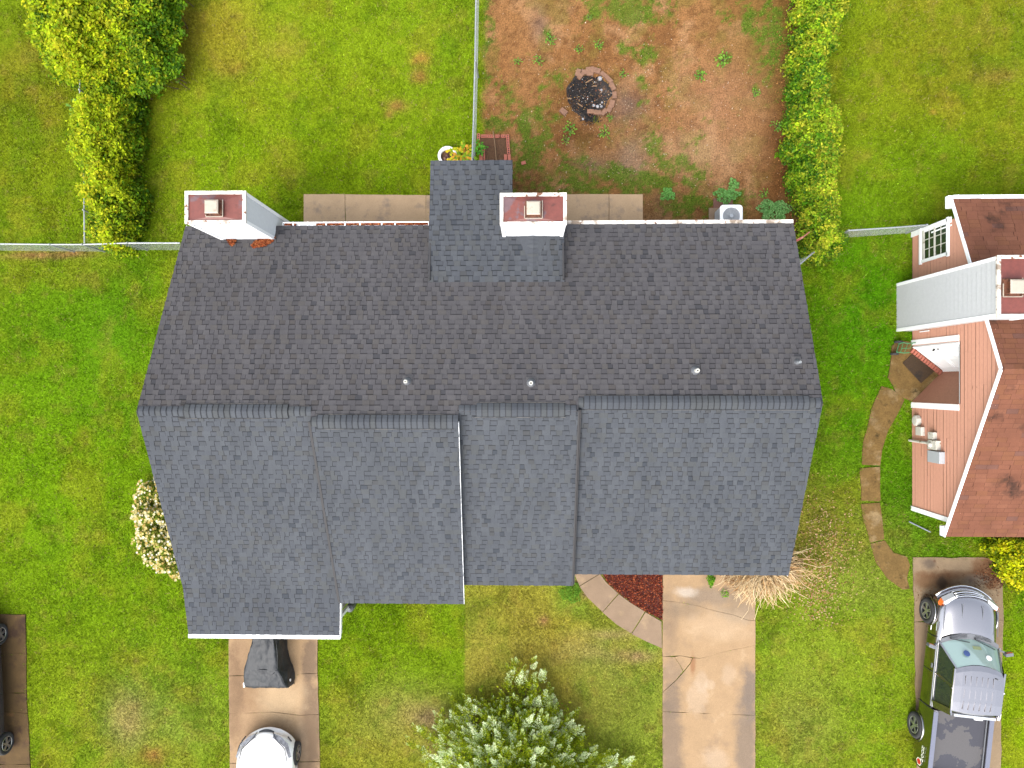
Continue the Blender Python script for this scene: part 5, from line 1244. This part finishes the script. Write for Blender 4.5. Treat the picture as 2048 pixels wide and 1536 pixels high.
groundcover('leafy_ground_cover', 1142, 1186, 20, 18, 700, .02, [A(130,180,50)*.7, A(100,150,36)*.7], 'fresh green weeds at the foot of the curved walk')
groundcover('leafy_ground_cover', 1420, 1158, 7, 12, 260, .024, [A(110,160,30), A(80,130,20)], 'green shoots at the left of the dried shrub', .3)
groundcover('leafy_ground_cover', 1448, 1186, 8, 8, 90, .02, [A(120,170,40), A(90,140,30)], 'green shoots under the dried shrub', .2)

# ------------------------------------------------------------------ vehicles (local frame: x right, y forward, z up)
def wheel(parent, x, y, r, wd, side, spokes, tread=True):
    o = bpy.data.objects.new('wheel', None); COL.objects.link(o); o.parent = parent; o.location = (x, y, r); WM[o.name] = WM[parent.name] @ Matrix.Translation((x, y, r))
    Mx = Matrix.Rotation(math.pi/2*side, 4, 'Y')
    b = MB(); b.lathe([(r*.62,-wd/2),(r*.9,-wd/2),(r,-wd*.36),(r,wd*.36),(r*.93,wd/2),(r*.66,wd/2),(r*.64,wd*.3)], (0,0,0), 40, Mx); b.f.pop(); b.c.pop(); b.mi.pop(); b.obj('tyre', M['tyre'], o, local=True, smooth=True)
    b = MB(); b.lathe([(r*.66,wd*.2),(r*.66,wd*.46),(r*.60,wd*.46),(r*.57,wd*.1),(.0,wd*.05)], (0,0,0), 32, Mx); b.obj('rim_barrel', M['darkmetal'], o, local=True)
    b = MB()
    for k in range(spokes):
        t = 2*math.pi*k/spokes+.3
        for s_ in (-.13, .13):
            p0 = Vector((r*.10*math.cos(t+s_*2), r*.10*math.sin(t+s_*2), wd*.40)); p1 = Vector((r*.60*math.cos(t+s_), r*.60*math.sin(t+s_), wd*.43)); b.bar(Mx @ p0, Mx @ p1, .03, .03)
    b.lathe([(r*.17,wd*.3),(r*.16,wd*.46),(0,wd*.47)], (0,0,0), 16, Mx)
    b.tube([Mx @ Vector((r*.62*math.cos(t), r*.62*math.sin(t), wd*.45)) for t in np.linspace(0, 6.2832, 33)], .014, 6, cap=False); b.obj('rim', M['alloy'], o, local=True)
    return o
def ringsec(y, hw, z0, z1, z2, crown=.03, tuck=.03, curve=0.0, edge=.86):
    """closed section: sill z0, shoulder z1, top z2"""
    half = [(0, z0), (hw*.6, z0), (hw-tuck*1.3, z0+.02), (hw-.01, z0+(z1-z0)*.30), (hw, z0+(z1-z0)*.62), (hw-tuck*.7, z1), (hw*edge, z1+(z2-z1)*.78), (hw*.55, z2+crown*.75), (0, z2+crown)]
    pts = half + [(-x, z) for x, z in half[-2:0:-1]]
    return [(x, y-curve*(x/hw)**2, z) for x, z in pts]
def shell(parent, name, rings, m, sub=1):
    b = MB(); b.loft(rings); o = b.obj(name, m, parent, local=True, smooth=True, recalc=True)
    return o
def subsurf(o, l=2):
    md = o.modifiers.new('s', 'SUBSURF'); md.levels = l; md.render_levels = l

def arch_cut(o, axles, r, x0, x1):
    cb = MB()
    for y in axles:
        for s in (-1, 1):
            Mx = Matrix.Rotation(math.pi/2, 4, 'Y')
            ring0 = [Vector((s*x0, y+r*math.cos(t), .34+r*math.sin(t))) for t in np.linspace(0, 6.2832, 25)[:-1]]; ring1 = [Vector((s*x1, q.y, q.z)) for q in ring0]
            cb.loft([ring0, ring1] if s > 0 else [ring1, ring0])
    cut(o, cb)
# --- pickup truck
tk = empty('pickup_truck', (13.20, -7.06, 0), -R(6.0)); tag(tk, 'pewter grey pickup truck with a camouflage bed mat parked at the lower right', 'pickup truck')
bodyr = [ringsec(.80,.70,.42,.58,.80,.02,.03,.30,.80), ringsec(.72,.84,.38,.62,.94,.03,.03,.26,.80), ringsec(.50,.91,.34,.74,1.03,.03,.03,.16,.82), ringsec(.10,.935,.34,.78,1.07,.035,.03,.08,.83), ringsec(-.40,.935,.34,.82,1.09,.03,.03,.05,.85),
    ringsec(-.60,.935,.34,.86,1.05,.0,.03,.03,.9), ringsec(-1.6,.935,.34,.90,1.06,.0,.03,0,.93), ringsec(-2.60,.935,.34,.92,1.07,.0,.03,0,.93), ringsec(-2.71,.935,.34,.92,1.07,.0,.03,0,.93), ringsec(-2.715,.93,.35,.91,1.06,.0,.03,0,.93)]
body = shell(tk, 'body', bodyr, M['paintgrey']); subsurf(body, 2)
bpy.context.view_layer.update(); nm_ = bpy.data.meshes.new_from_object(body.evaluated_get(bpy.context.evaluated_depsgraph_get())); body.modifiers.clear(); body.data = nm_
arch_cut(body, [0], .44, .55, 1.2)
# bed
bed_ = MB(); hw = .925; y0, y1_ = -4.62, -2.74
prof = [(hw-.05,.38),(hw-.01,.55),(hw,.80),(hw-.03,1.02),(hw-.05,1.17),(hw-.15,1.18),(hw-.16,1.05)]
for s in (-1, 1):
    pr = [(s*x, z) for x, z in prof]; r0 = [(x, y0, z) for x, z in pr]; r1 = [(x, y1_, z) for x, z in pr]
    inner_ = [(s*(hw-.16), .6), (s*(hw-.2), .38)]; r0 += [(x, y0, z) for x, z in inner_]; r1 += [(x, y1_, z) for x, z in inner_]
    bed_.loft([r0, r1] if s > 0 else [r1, r0])
bed_.box((0, y1_-.02, .82), (2*hw-.30, .04, .62)); bed_.box((0, y0+.03, .78), (2*hw-.02, .06, .76)); bd_ = bed_.obj('bed', M['paintgrey'], tk, local=True, recalc=True); arch_cut(bd_, [-3.54], .44, .60, 1.2)
b = MB()
for s in (-1, 1): b.box((s*(hw-.10), (y0+y1_)/2, 1.185), (.13, y1_-y0-.04, .02))
split(b, 'bed_rail', mat('blue grey rail', C(138,142,162), .5, n=.08, ns=20), tk, local=True)
b = MB(); b.box((0, (y0+y1_)/2, 1.02), (2*hw-.33, y1_-y0-.06, .05)); b.obj('bed_mat', M['camo'], tk, local=True)
b = MB()
for s in (-1, 1):
    b.tube([(s*(hw-.19), y1_-.03, 1.10), (s*(hw-.19), y0+.03, 1.10)], .018, 6)
split(b, 'side_bar', M['plastic'], tk, local=True)
# cab (greenhouse)
def glassring(y, hw, z, cv): return [(x*hw, y-cv*x*x, z-.02*abs(x)**3) for x in (-1,-.7,-.35,0,.35,.7,1)]
roofb = MB(); rr_ = []
for y, hw_, z, cv in ((-1.10,.66,1.66,.16),(-1.25,.69,1.70,.13),(-1.7,.715,1.725,.05),(-2.2,.71,1.72,0),(-2.50,.69,1.69,-.03),(-2.57,.66,1.65,-.05)): rr_.append(glassring(y, hw_, z, cv))
roofb.loft(rr_, False, False); rr2 = [[(p[0], p[1], p[2]-.06) for p in r] for r in rr_]; roofb.loft([r[::-1] for r in rr2], False, False)
roofb.loft([rr_[0], rr2[0]], False, False); roofb.loft([rr2[-1], rr_[-1]], False, False); roofb.loft([[r[0] for r in rr_], [r[0] for r in rr2]], False, False); roofb.loft([[r[-1] for r in rr2], [r[-1] for r in rr_]], False, False)
for xx in (-.4,-.24,-.08,.08,.24,.4): [roofb.box((xx, yy_, 1.724), (.028, .26, .006)) for yy_ in (-1.55, -1.93, -2.28)]
roofb.obj('roof', M['paintgrey'], tk, local=True, smooth=False, recalc=True)
ws = MB(); base_ = glassring(-.52, .86, 1.08, .22); topr = glassring(-1.09, .655, 1.64, .17); ws.loft([base_, topr], False, False); wso = ws.obj('windshield', M['glass'], tk, local=True, smooth=True)
b = MB()
for s in (-1, 1): b.bar(Vector(base_[0 if s < 0 else -1]), Vector(topr[0 if s < 0 else -1]), .045, .05); 
for s in (-1, 1):
    b.bar((s*.715, -1.25, 1.66), (s*.70, -2.55, 1.64), .05, .05); b.bar((s*.86, -1.62, 1.07), (s*.71, -1.80, 1.67), .12, .05); b.bar((s*.89, -2.55, 1.05), (s*.69, -2.52, 1.66), .20, .06)
    b.bar((s*.905, -.70, 1.06), (s*.905, -2.66, 1.075), .03, .03)
b.bar(Vector(base_[0]), Vector(base_[0])+Vector((.0,0,0.001)), .05, .05)
split(b, 'pillar', M['paintgrey'], tk, local=True)
for s in (-1, 1):
    b = MB(); b.face([(s*.885,-.75,1.07),(s*.885,-1.60,1.07),(s*.72,-1.76,1.64),(s*.70,-1.22,1.64)]); b.obj('side_window', M['darkglass'], tk, local=True)
    b = MB(); b.face([(s*.885,-1.70,1.07),(s*.885,-2.50,1.07),(s*.70,-2.48,1.64),(s*.72,-1.86,1.64)]); b.obj('side_window', M['darkglass'], tk, local=True)
b = MB(); b.face([(-.83,-2.66,1.08),(.83,-2.66,1.08),(.66,-2.55,1.62),(-.66,-2.55,1.62)]); b.obj('rear_window', M['darkglass'], tk, local=True)
b = MB(); b.box((0, -2.60, 1.655), (1.2, .07, .03)); b.obj('roof_lip', M['boxgrey'], tk, local=True); b = MB(); b.box((.10, -2.645, 1.665), (.24, .05, .03)); b.obj('brake_light', M['white'], tk, local=True)
# cowl with slots and wipers
b = MB(); c0 = glassring(-.36, .84, 1.112, .24); c1 = glassring(-.53, .87, 1.098, .23); b.loft([c0, c1], False, False); b.obj('cowl', M['plastic'], tk, local=True)
b = MB()
for k in range(3):
    for xx in (-1, 1):
        q = [Vector((xx*x, -.40-.035*k-.24*x*x, 1.118)) for x in (.12,.35,.6)]; b.tube(q, .005, 4)
split(b, 'vent_slot', M['darkmetal'], tk, local=True)
for x0, x1_ in ((-.62,-.05),(.10,.72)):
    b = MB(); b.tube([(x0, -.50-.1*abs(x0), 1.135), (x1_, -.60-.2*abs(x1_), 1.16)], .012, 5); b.tube([(x0, -.46-.1*abs(x0), 1.13), (x0+.03, -.5-.1*abs(x0), 1.135)], .02, 5); b.obj('wiper', M['darkmetal'], tk, local=True)
# hood lines
b = MB()
for xx in (-.3, .3): b.box((xx, .12, 1.085), (.012, .75, .012))
b.bar((-.80,.42,.99), (-.80,-.38,1.075), .012, .012); b.bar((.80,.42,.99), (.80,-.38,1.075), .012, .012)
split(b, 'hood_crease', M['plastic'], tk, local=True)
# grille, bumper, lamps
def arc(y, hw, z, cv, n=11): return [(hw*(2*i/(n-1)-1), y-cv*(2*i/(n-1)-1)**2, z) for i in range(n)]
b = MB(); b.tube(arc(.80,.46,.83,.10), .035, 6); b.tube(arc(.76,.45,.90,.10), .022, 6); b.tube(arc(.83,.47,.74,.10), .022, 6); b.tube(arc(.72,.5,.955,.10), .018, 6); b.obj('grille', M['chrome'], tk, local=True, smooth=True)
b = MB(); b.loft([arc(.83,.47,.70,.10), arc(.70,.45,.95,.10)], False, False); b.obj('grille_back', M['darkmetal'], tk, local=True)
b = MB(); r0 = arc(.92,.86,.60,.36); r1 = arc(.86,.85,.68,.35); r2_ = arc(.90,.86,.46,.36); b.loft([r2_, r0, r1, arc(.76,.82,.68,.32)], False, False); b.obj('bumper', M['paintgrey'], tk, local=True, smooth=True)
b = MB(); b.tube(arc(.93,.87,.62,.37), .025, 6); b.obj('bumper_strip', M['chrome'], tk, local=True, smooth=True)
for s in (-1, 1):
    b = MB(); b.add([(s*.49,.74,.80),(s*.80,.56,.80),(s*.80,.47,.97),(s*.50,.66,.96),(s*.49,.60,.80),(s*.78,.40,.80),(s*.78,.36,.95),(s*.50,.5,.95)], [(0,1,2,3),(3,2,6,7),(0,4,5,1),(1,5,6,2),(0,3,7,4)]); b.obj('headlight', M['lens'], tk, local=True, recalc=True)
    b = MB(); b.add([(s*.81,.54,.80),(s*.885,.40,.80),(s*.87,.32,.94),(s*.81,.45,.96),(s*.80,.4,.8),(s*.84,.3,.8)], [(0,1,2,3),(0,4,5,1)]); b.obj('turn_signal', M['orange'], tk, local=True)
for s in (-1, 1):
    b = MB(); b.bar((s*.92,-.78,1.05), (s*1.03,-.80,1.10), .05, .04); b.box((s*1.13, -.84, 1.12), (.22,.09,.15), s*.25); mo = b.obj('side_mirror', M['plastic'], tk, local=True)
    b = MB(); b.box((s*1.14,-.885,1.12), (.17,.012,.11), s*.25); b.obj('mirror_glass', M['chrome'], mo, local=True); b = MB(); b.box((s*1.14,-.79,1.15), (.16,.02,.03), s*.25); b.obj('mirror_signal', M['orange'], mo, local=True)
b = MB(); b.box((-.945,-1.48,.93), (.03,.13,.04)); b.obj('door_handle', M['plastic'], tk, local=True)
b = MB(); b.box((-.93,-.30,.93), (.012,.26,.03)); b.box((-.935,-.42,.66), (.012,.15,.03)); split(b, 'badge', M['chrome'], tk, local=True)
b = MB(); b.tube([(-.93,-2.71,.42),(-.935,-2.71,.75),(-.90,-2.71,1.05)], .020, 4); b.tube([(-.935,-1.66,.5),(-.937,-1.66,.95)], .010, 4); b.tube([(-.935,-.62,.5),(-.937,-.62,.95)], .010, 4); split(b, 'door_gap', M['darkmetal'], tk, local=True)
for s in (-1, 1):
    for y in (0, -3.54): wheel(tk, s*.855, y, .385, .25, s, 5)
b = MB()
for y in (0, -3.54):
    b.tube([(-.93, y+.46*math.cos(t), .36+.46*math.sin(t)) for t in np.linspace(.15, 2.99, 20)], .022, 6); b.tube([(.93, y+.46*math.cos(t), .36+.46*math.sin(t)) for t in np.linspace(.15, 2.99, 20)], .022, 6)
split(b, 'wheel_arch', M['paintgrey'], tk, local=True, smooth=True)
# dashboard items
b = MB(); b.lathe([(.09,0),(.09,.02),(0,.025)], (-.28,-.86,1.43), 14, Matrix.Rotation(-.75, 4, 'X')); b.obj('dash_item', M['bluething'], tk, local=True)
b = MB(); b.box((0,0,0), (.24,.10,.006), M=Matrix.Translation((.10,-.71,1.283)) @ Matrix.Rotation(-.77, 4, 'X')); b.obj('windshield_paper', M['paper'], tk, local=True)
b = MB(); b.lathe([(.08,0),(.08,.01),(0,.012)], (.36,-.92,1.455), 12, Matrix.Rotation(-.75, 4, 'X')); b.obj('windshield_sticker', M['white'], tk, local=True)
b = MB(); b.tube([(.48,-1.42,1.70),(.48,-1.42,1.76)], .022, 8); b.obj('antenna', M['plastic'], tk, local=True)
# lettering and emblem on the bed side
def text(s, size, m, parent, M4, name='lettering'):
    cu = bpy.data.curves.new('txt', 'FONT'); cu.body = s; cu.size = size; cu.extrude = .002; cu.align_x = 'CENTER'
    to = bpy.data.objects.new('txt', cu); COL.objects.link(to); bpy.context.view_layer.update()
    me = bpy.data.meshes.new_from_object(to.evaluated_get(bpy.context.evaluated_depsgraph_get())); bpy.data.objects.remove(to)
    me.materials.clear(); me.materials.append(m); me.transform(M4); o = bpy.data.objects.new(name, me); COL.objects.link(o); o.parent = parent; return o
# text plane on the left side: reading direction from rear to front (+y), letters' up = +z
TM = Matrix(((0,0,-1,-.934),(-1,0,0,-4.16),(0,1,0,.86),(0,0,0,1)))
text('ZOOZ', .16, M['print'], tk, TM)
b = MB(); b.add([(-.935,-4.46+.12*math.cos(t), .78+.14*math.sin(t)) for t in np.arange(6)/6*6.2832+.52], [(0,1,2,3,4,5)]); b.obj('emblem', M['print'], tk, local=True)
b = MB(); b.add([(-.938,-4.46+.09*math.cos(t), .78+.11*math.sin(t)) for t in np.arange(6)/6*6.2832+.52], [(0,1,2,3,4,5)]); b.obj('emblem_centre', M['red'], tk, local=True)

# --- generic car
def car(name, loc, rz, paint, label, L=4.5, W=1.82, H=1.5, fr=.85, wb=2.7, side_vis=None, detail=True):
    t_ = empty(name, loc, rz); tag(t_, label, 'car'); hw = W/2
    rings = [ringsec(fr,hw*.66,.30,.44,.58,.02,.03,.22), ringsec(fr-.06,hw*.86,.24,.52,.70,.03,.03,.36), ringsec(fr-.30,hw*.965,.22,.66,.80,.04,.03,.24), ringsec(fr-.75,hw,.22,.76,.90,.05,.03,.1), ringsec(fr-1.25,hw,.22,.84,1.0,.04,.03,.04),
        ringsec(fr-2.4,hw,.22,.88,.98,0,.03,0), ringsec(fr-3.6,hw,.22,.90,1.0,0,.03,0), ringsec(fr-L+.2,hw*.97,.24,.9,1.02,0,.03,-.1), ringsec(fr-L,hw*.86,.32,.7,.95,0,.03,-.2)]
    bo_ = shell(t_, 'body', rings, paint); subsurf(bo_, 2); bpy.context.view_layer.update()
    nm2 = bpy.data.meshes.new_from_object(bo_.evaluated_get(bpy.context.evaluated_depsgraph_get())); bo_.modifiers.clear(); bo_.data = nm2
    arch_cut(bo_, [0, -wb], .37, hw*.62, hw*1.3)
    g_ = MB(); a = glassring(fr-1.28, hw*.86, 1.02, .18); c = glassring(fr-1.95, hw*.68, H-.05, .08); d = glassring(fr-3.35, hw*.66, H-.05, -.05); e = glassring(fr-4.1, hw*.74, 1.03, -.12)
    g_.loft([a, c], False, False); g_.obj('windshield', M['darkglass'], t_, local=True, smooth=True)
    g_ = MB(); g_.loft([d, e], False, False); g_.obj('rear_window', M['darkglass'], t_, local=True, smooth=True)
    for k, s in ((0, -1), (-1, 1)):
        g_ = MB(); g_.face([a[k], c[k], d[k], e[k]]); g_.obj('side_window', M['darkglass'], t_, local=True)
    g_ = MB(); m_ = glassring((fr-1.95+fr-3.35)/2, hw*.70, H, 0); g_.loft([c, m_, d], False, False); g_.obj('roof', paint, t_, local=True, smooth=True)
    b = MB()
    for k in (0, -1): b.bar(Vector(a[k]), Vector(c[k]), .05, .05); b.bar(Vector(c[k]), Vector(d[k]), .05, .05); b.bar(Vector(d[k]), Vector(e[k]), .07, .05); b.bar(Vector(a[k]), Vector(e[k]), .04, .04); q0, q1 = Vector(a[k]).lerp(Vector(e[k]), .45), Vector(c[k]).lerp(Vector(d[k]), .5); b.bar(q0, q1, .06, .04)
    split(b, 'pillar', paint, t_, local=True)
    for s in (-1, 1):
        for y in (0, -wb): wheel(t_, s*(hw-.10), y, .335, .21, s, 5)
        b = MB(); b.box((s*(hw+.06), fr-1.5, 1.0), (.18,.09,.12)); b.obj('side_mirror', paint, t_, local=True)
    if detail:
        b = MB()
        for k in range(4): b.tube(arc(fr-.04-.028*k, .20-.014*k, .60+.022*k, .05, 7), .007, 5)
        b.obj('grille', M['plastic'], t_, local=True)
        b = MB(); b.loft([arc(fr+.0, .24, .56, .07, 7), arc(fr-.14, .20, .70, .07, 7)], False, False); b.obj('grille_back', M['darkmetal'], t_, local=True)
        for s in (-1, 1):
            b = MB(); b.add([(s*x_, y_, z_+.045) for x_, y_, z_ in ((.28,fr-.06,.66),(.50,fr-.16,.67),(.74,fr-.36,.715),(.86,fr-.72,.80),(.80,fr-.74,.84),(.66,fr-.42,.80),(.42,fr-.25,.765),(.26,fr-.16,.74))], [(0,1,6,7),(1,2,5,6),(2,3,4,5)]); b.obj('headlight', M['lampsmoke'], t_, local=True)
            b = MB(); b.tube([(s*.24,fr-.02,.69),(s*.36,fr-.20,.80),(s*.66,fr-.47,.86),(s*.76,fr-.86,.92)], .013, 5); b.obj('lamp_trim', M['darkmetal'], t_, local=True)
            b = MB(); b.tube([(s*.66,fr-.24,.55),(s*.78,fr-.38,.57)], .022, 5); b.obj('fog_lamp', M['darkmetal'], t_, local=True)
            b = MB(); b.tube([(s*.28,fr-.20,.80),(s*.40,fr-.75,.93),(s*.44,fr-1.15,1.02)], .006, 4); split(b, 'hood_crease', paint, t_, local=True)
    return t_
q = P(534, 1457, .55)
car('white_car', (q.x, q.y-.86, 0), R(0.5), M['paintwhite'], 'white car with its nose into the left driveway, cut by the bottom edge')
q1 = P(-2, 1272, .33); q2 = P(10, 1490, .33); ang = math.atan2(q1.x-q2.x, q1.y-q2.y)
car('dark_car', (q1.x-.84, q1.y, 0), -ang, M['paintdark'], 'dark car mostly beyond the left edge, only its wheels and flank in view', wb=(q1-q2).length, L=4.7, fr=.9, detail=True)

# --- covered machine on the left driveway
ys_px = [1225, 1262, 1290, 1320, 1338, 1352, 1366, 1377]
rows = []
data = [  # y px, z top, xl ground, xl top, xr top, xr ground
 (1225,.95,.0,505,540,562),(1262,1.02,0,508,545,570),(1285,1.05,0,503,549,571),(1310,.98,0,496,552,574),(1338,.80,0,488,553,579),(1350,.82,0,487,560,588),(1366,.70,0,486,567,590),(1378,.62,0,487,573,586)]
cov = empty('covered_mower', P(530, 1330, 0)); tag(cov, 'machine under a wrinkled black fabric cover on the left driveway', 'covered mower')
rings = []
for i, (py_, zt, _, xl_, xr_, xg) in enumerate(data):
    tl, tr2 = P(xl_, py_, zt), P(xr_, py_, zt); gl_ = Vector((tl.x-.03-.05*(i > 3), tl.y, .03)); gR = P(xg, py_, .03); gR.y = tr2.y
    n1 = 14; ring = []
    for k in range(6): s = k/6; ring.append(gl_.lerp(tl, s))
    for k in range(n1): s = k/n1; q = tl.lerp(tr2, s); q.z += .03*math.sin(s*math.pi)+.012*math.sin(s*9+i*1.7); ring.append(q)
    for k in range(8): s = k/7; q = tr2.lerp(gR, s); q.z = tr2.z*(1-s)+.03*s; q.x += .05*math.sin(s*3.14)*(1 if i % 2 else .4)+.02*math.sin(i*2.1+s*7); ring.append(q)
    rings.append(ring)
end = [Vector((q.x, q.y-.05-.02*math.sin(k), q.z*.5)) for k, q in enumerate(rings[-1])]; end2 = [Vector((q.x*.999, q.y-.09, .03)) for q in rings[-1]]
start = [Vector((q.x, q.y+.05, q.z*.5)) for q in rings[0]]
b = MB(); b.loft([start]+rings+[end, end2], False, False)
cv = b.obj('cover', M['blackcloth'], cov, smooth=True, recalc=True); subsurf(cv, 3)
tx = bpy.data.textures.new('folds', 'CLOUDS'); tx.noise_scale = .24; tx.noise_depth = 2; md = cv.modifiers.new('d', 'DISPLACE'); md.texture = tx; md.strength = .08; md.mid_level = .5; md.texture_coords = 'LOCAL'
b = MB()
for (p0, p1) in (((552,1278,1.07),(555,1338,.84)), ((488,1338,.82),(553,1341,.83)), ((505,1285,1.05),(489,1336,.83)), ((556,1342,.85),(571,1372,.66)), ((549,1345,.82),(520,1368,.70))): b.tube([P(*p0), P((p0[0]+p1[0])/2+1, (p0[1]+p1[1])/2, (p0[2]+p1[2])/2+.02), P(*p1)], .014, 6, .010)
split(b, 'seam', M['blackcloth'], cov, smooth=True)
b = MB(); q = P(489,1369,.35); b.box((q.x, q.y, .35), (.05,.14,.08)); q = P(578,1360,.35); b.box((q.x+.04, q.y, .35), (.03,.07,.06)); split(b, 'reflective_patch', M['white'], cov)

# ------------------------------------------------------------------ mulch chips, leaf litter, grass
n = 7000; xy = np.stack([RNG.uniform(min(p[0] for p in mp_), max(p[0] for p in mp_), n), RNG.uniform(min(p[1] for p in mp_), max(p[1] for p in mp_), n)], 1)
xy = xy[inpoly(xy[:, 0], xy[:, 1], mp_)]; n = len(xy)
o = litter('bark_mulch', xy, .03+RNG.uniform(0, .035, n), pick([A(150,66,42), A(120,46,30), A(84,34,24), A(190,104,66), A(110,50,32)], n, .25), .028, M['mulch']); o['kind'] = 'stuff'
def inside_any(x, y):
    r = np.zeros(len(x), bool)
    for p in NOGRASS: r |= inpoly(x, y, p)
    return r
# tan leaf litter on the lawn round the dried shrub, chips in the bare yard
def lit(name, cx, cy, rx, ry, n, pal, size, label, z=.05, inc=False):
    x = RNG.normal(0, .5, n)*rx+cx; y = RNG.normal(0, .5, n)*ry+cy; wx_ = (x-1056)/63.1; wy_ = (768-y)/63.1
    if not inc: k = ~inside_any(wx_, wy_); wx_, wy_ = wx_[k], wy_[k]
    nn = len(wx_); o = litter(name, np.stack([wx_, wy_], 1), z+RNG.uniform(0, .02, nn), pick(pal, nn, .2), size, M['dry']); o['kind'] = 'stuff'; o['label'] = label
LT = [A(214,176,124), A(200,150,100), A(224,190,145), A(176,124,80)]
lit('leaf_litter', 1640, 1100, 70, 120, 1100, LT, .026, 'pale fallen leaves on the lawn beside the dried shrub')
lit('leaf_litter', 1620, 1170, 50, 70, 700, LT, .026, 'pale fallen leaves right of the driveway')
lit('leaf_litter', 1250, 220, 300, 210, 2600, [A(222,180,140), A(200,150,110), A(110,74,46), A(160,110,70), A(235,215,190)], .017, 'wood chips strewn over the bare yard', .01)
lit('leaf_litter', 1572, 250, 34, 300, 1500, [A(170,110,60), A(120,76,40), A(200,140,80), A(90,60,34)], .022, 'brown leaf litter along the ivy hedge', .01)
lit('leaf_litter', 1880, 1190, 60, 22, 500, [A(130,84,50), A(160,110,70)], .02, 'brown leaves on the right driveway', .045, True)
lit('leaf_litter', 1975, 1150, 40, 24, 700, [A(120,72,40), A(150,95,60), A(90,56,36)], .022, 'brown leaves by the golden shrub', .045, True)
# grass: blades, coloured like the turf they grow from
n = 1050000
x = RNG.uniform(-18.2, 17.4, n); y = RNG.uniform(-13.6, 13.4, n)
k = ~inside_any(x+RNG.normal(0, .028, n), y+RNG.normal(0, .028, n)); x, y = x[k], y[k]
dmk = dirtmask(x, y); gm = greenmask(x, y)
k = RNG.random(len(x)) > dmk*(1-gm*.75); x, y, dmk, gm = x[k], y[k], dmk[k], gm[k]
n = len(x); col = lawn(x, y)
gcol = pick([A(118,160,48), A(100,150,36), A(140,172,62), A(90,140,30)], n, .2); isd = dmk > .5; col[isd] = gcol[isd]
px_, py_ = pxw(x, y)
long_ = 1+.6*sstep(.5, .75, fbm(x, y, .7, 400))+.5*((px_ > 1600) & (py_ > 440) & (py_ < 1120))
tuft = fbm(x, y, .16, 410, 2)
mott = fbm(x, y, .38, 415, 3); col = col*(.70+.75*tuft)[:, None]*(.80+.42*mott)[:, None]*RNG.uniform(.72, 1.32, (n, 1))
u = RNG.random(n); col[u < .035] = A(190,175,110)*RNG.uniform(.8, 1.3, ((u < .035).sum(), 1)); col[u > .975] = col[u > .975]*1.7+.02
h = RNG.uniform(.02, .05, n)*long_*(1-.5*isd); a = RNG.uniform(0, 6.283, n); ln = RNG.uniform(.5, 1.6, n)*h; wd = RNG.uniform(.008, .015, n)
dx, dy = np.cos(a), np.sin(a)
b0 = np.stack([x-dy*wd, y+dx*wd, np.full(n, -.005)], 1); b1 = np.stack([x+dy*wd, y-dx*wd, np.full(n, -.005)], 1); tp = np.stack([x+dx*ln, y+dy*ln, h], 1)
go = bigmesh('lawn_grass', M['grass'], np.stack([b0, b1, tp], 1).reshape(-1, 3), np.arange(n*3).reshape(-1, 3), np.clip(col, 0, .8), None, 3); go['kind'] = 'stuff'; go['label'] = 'short lawn grass'
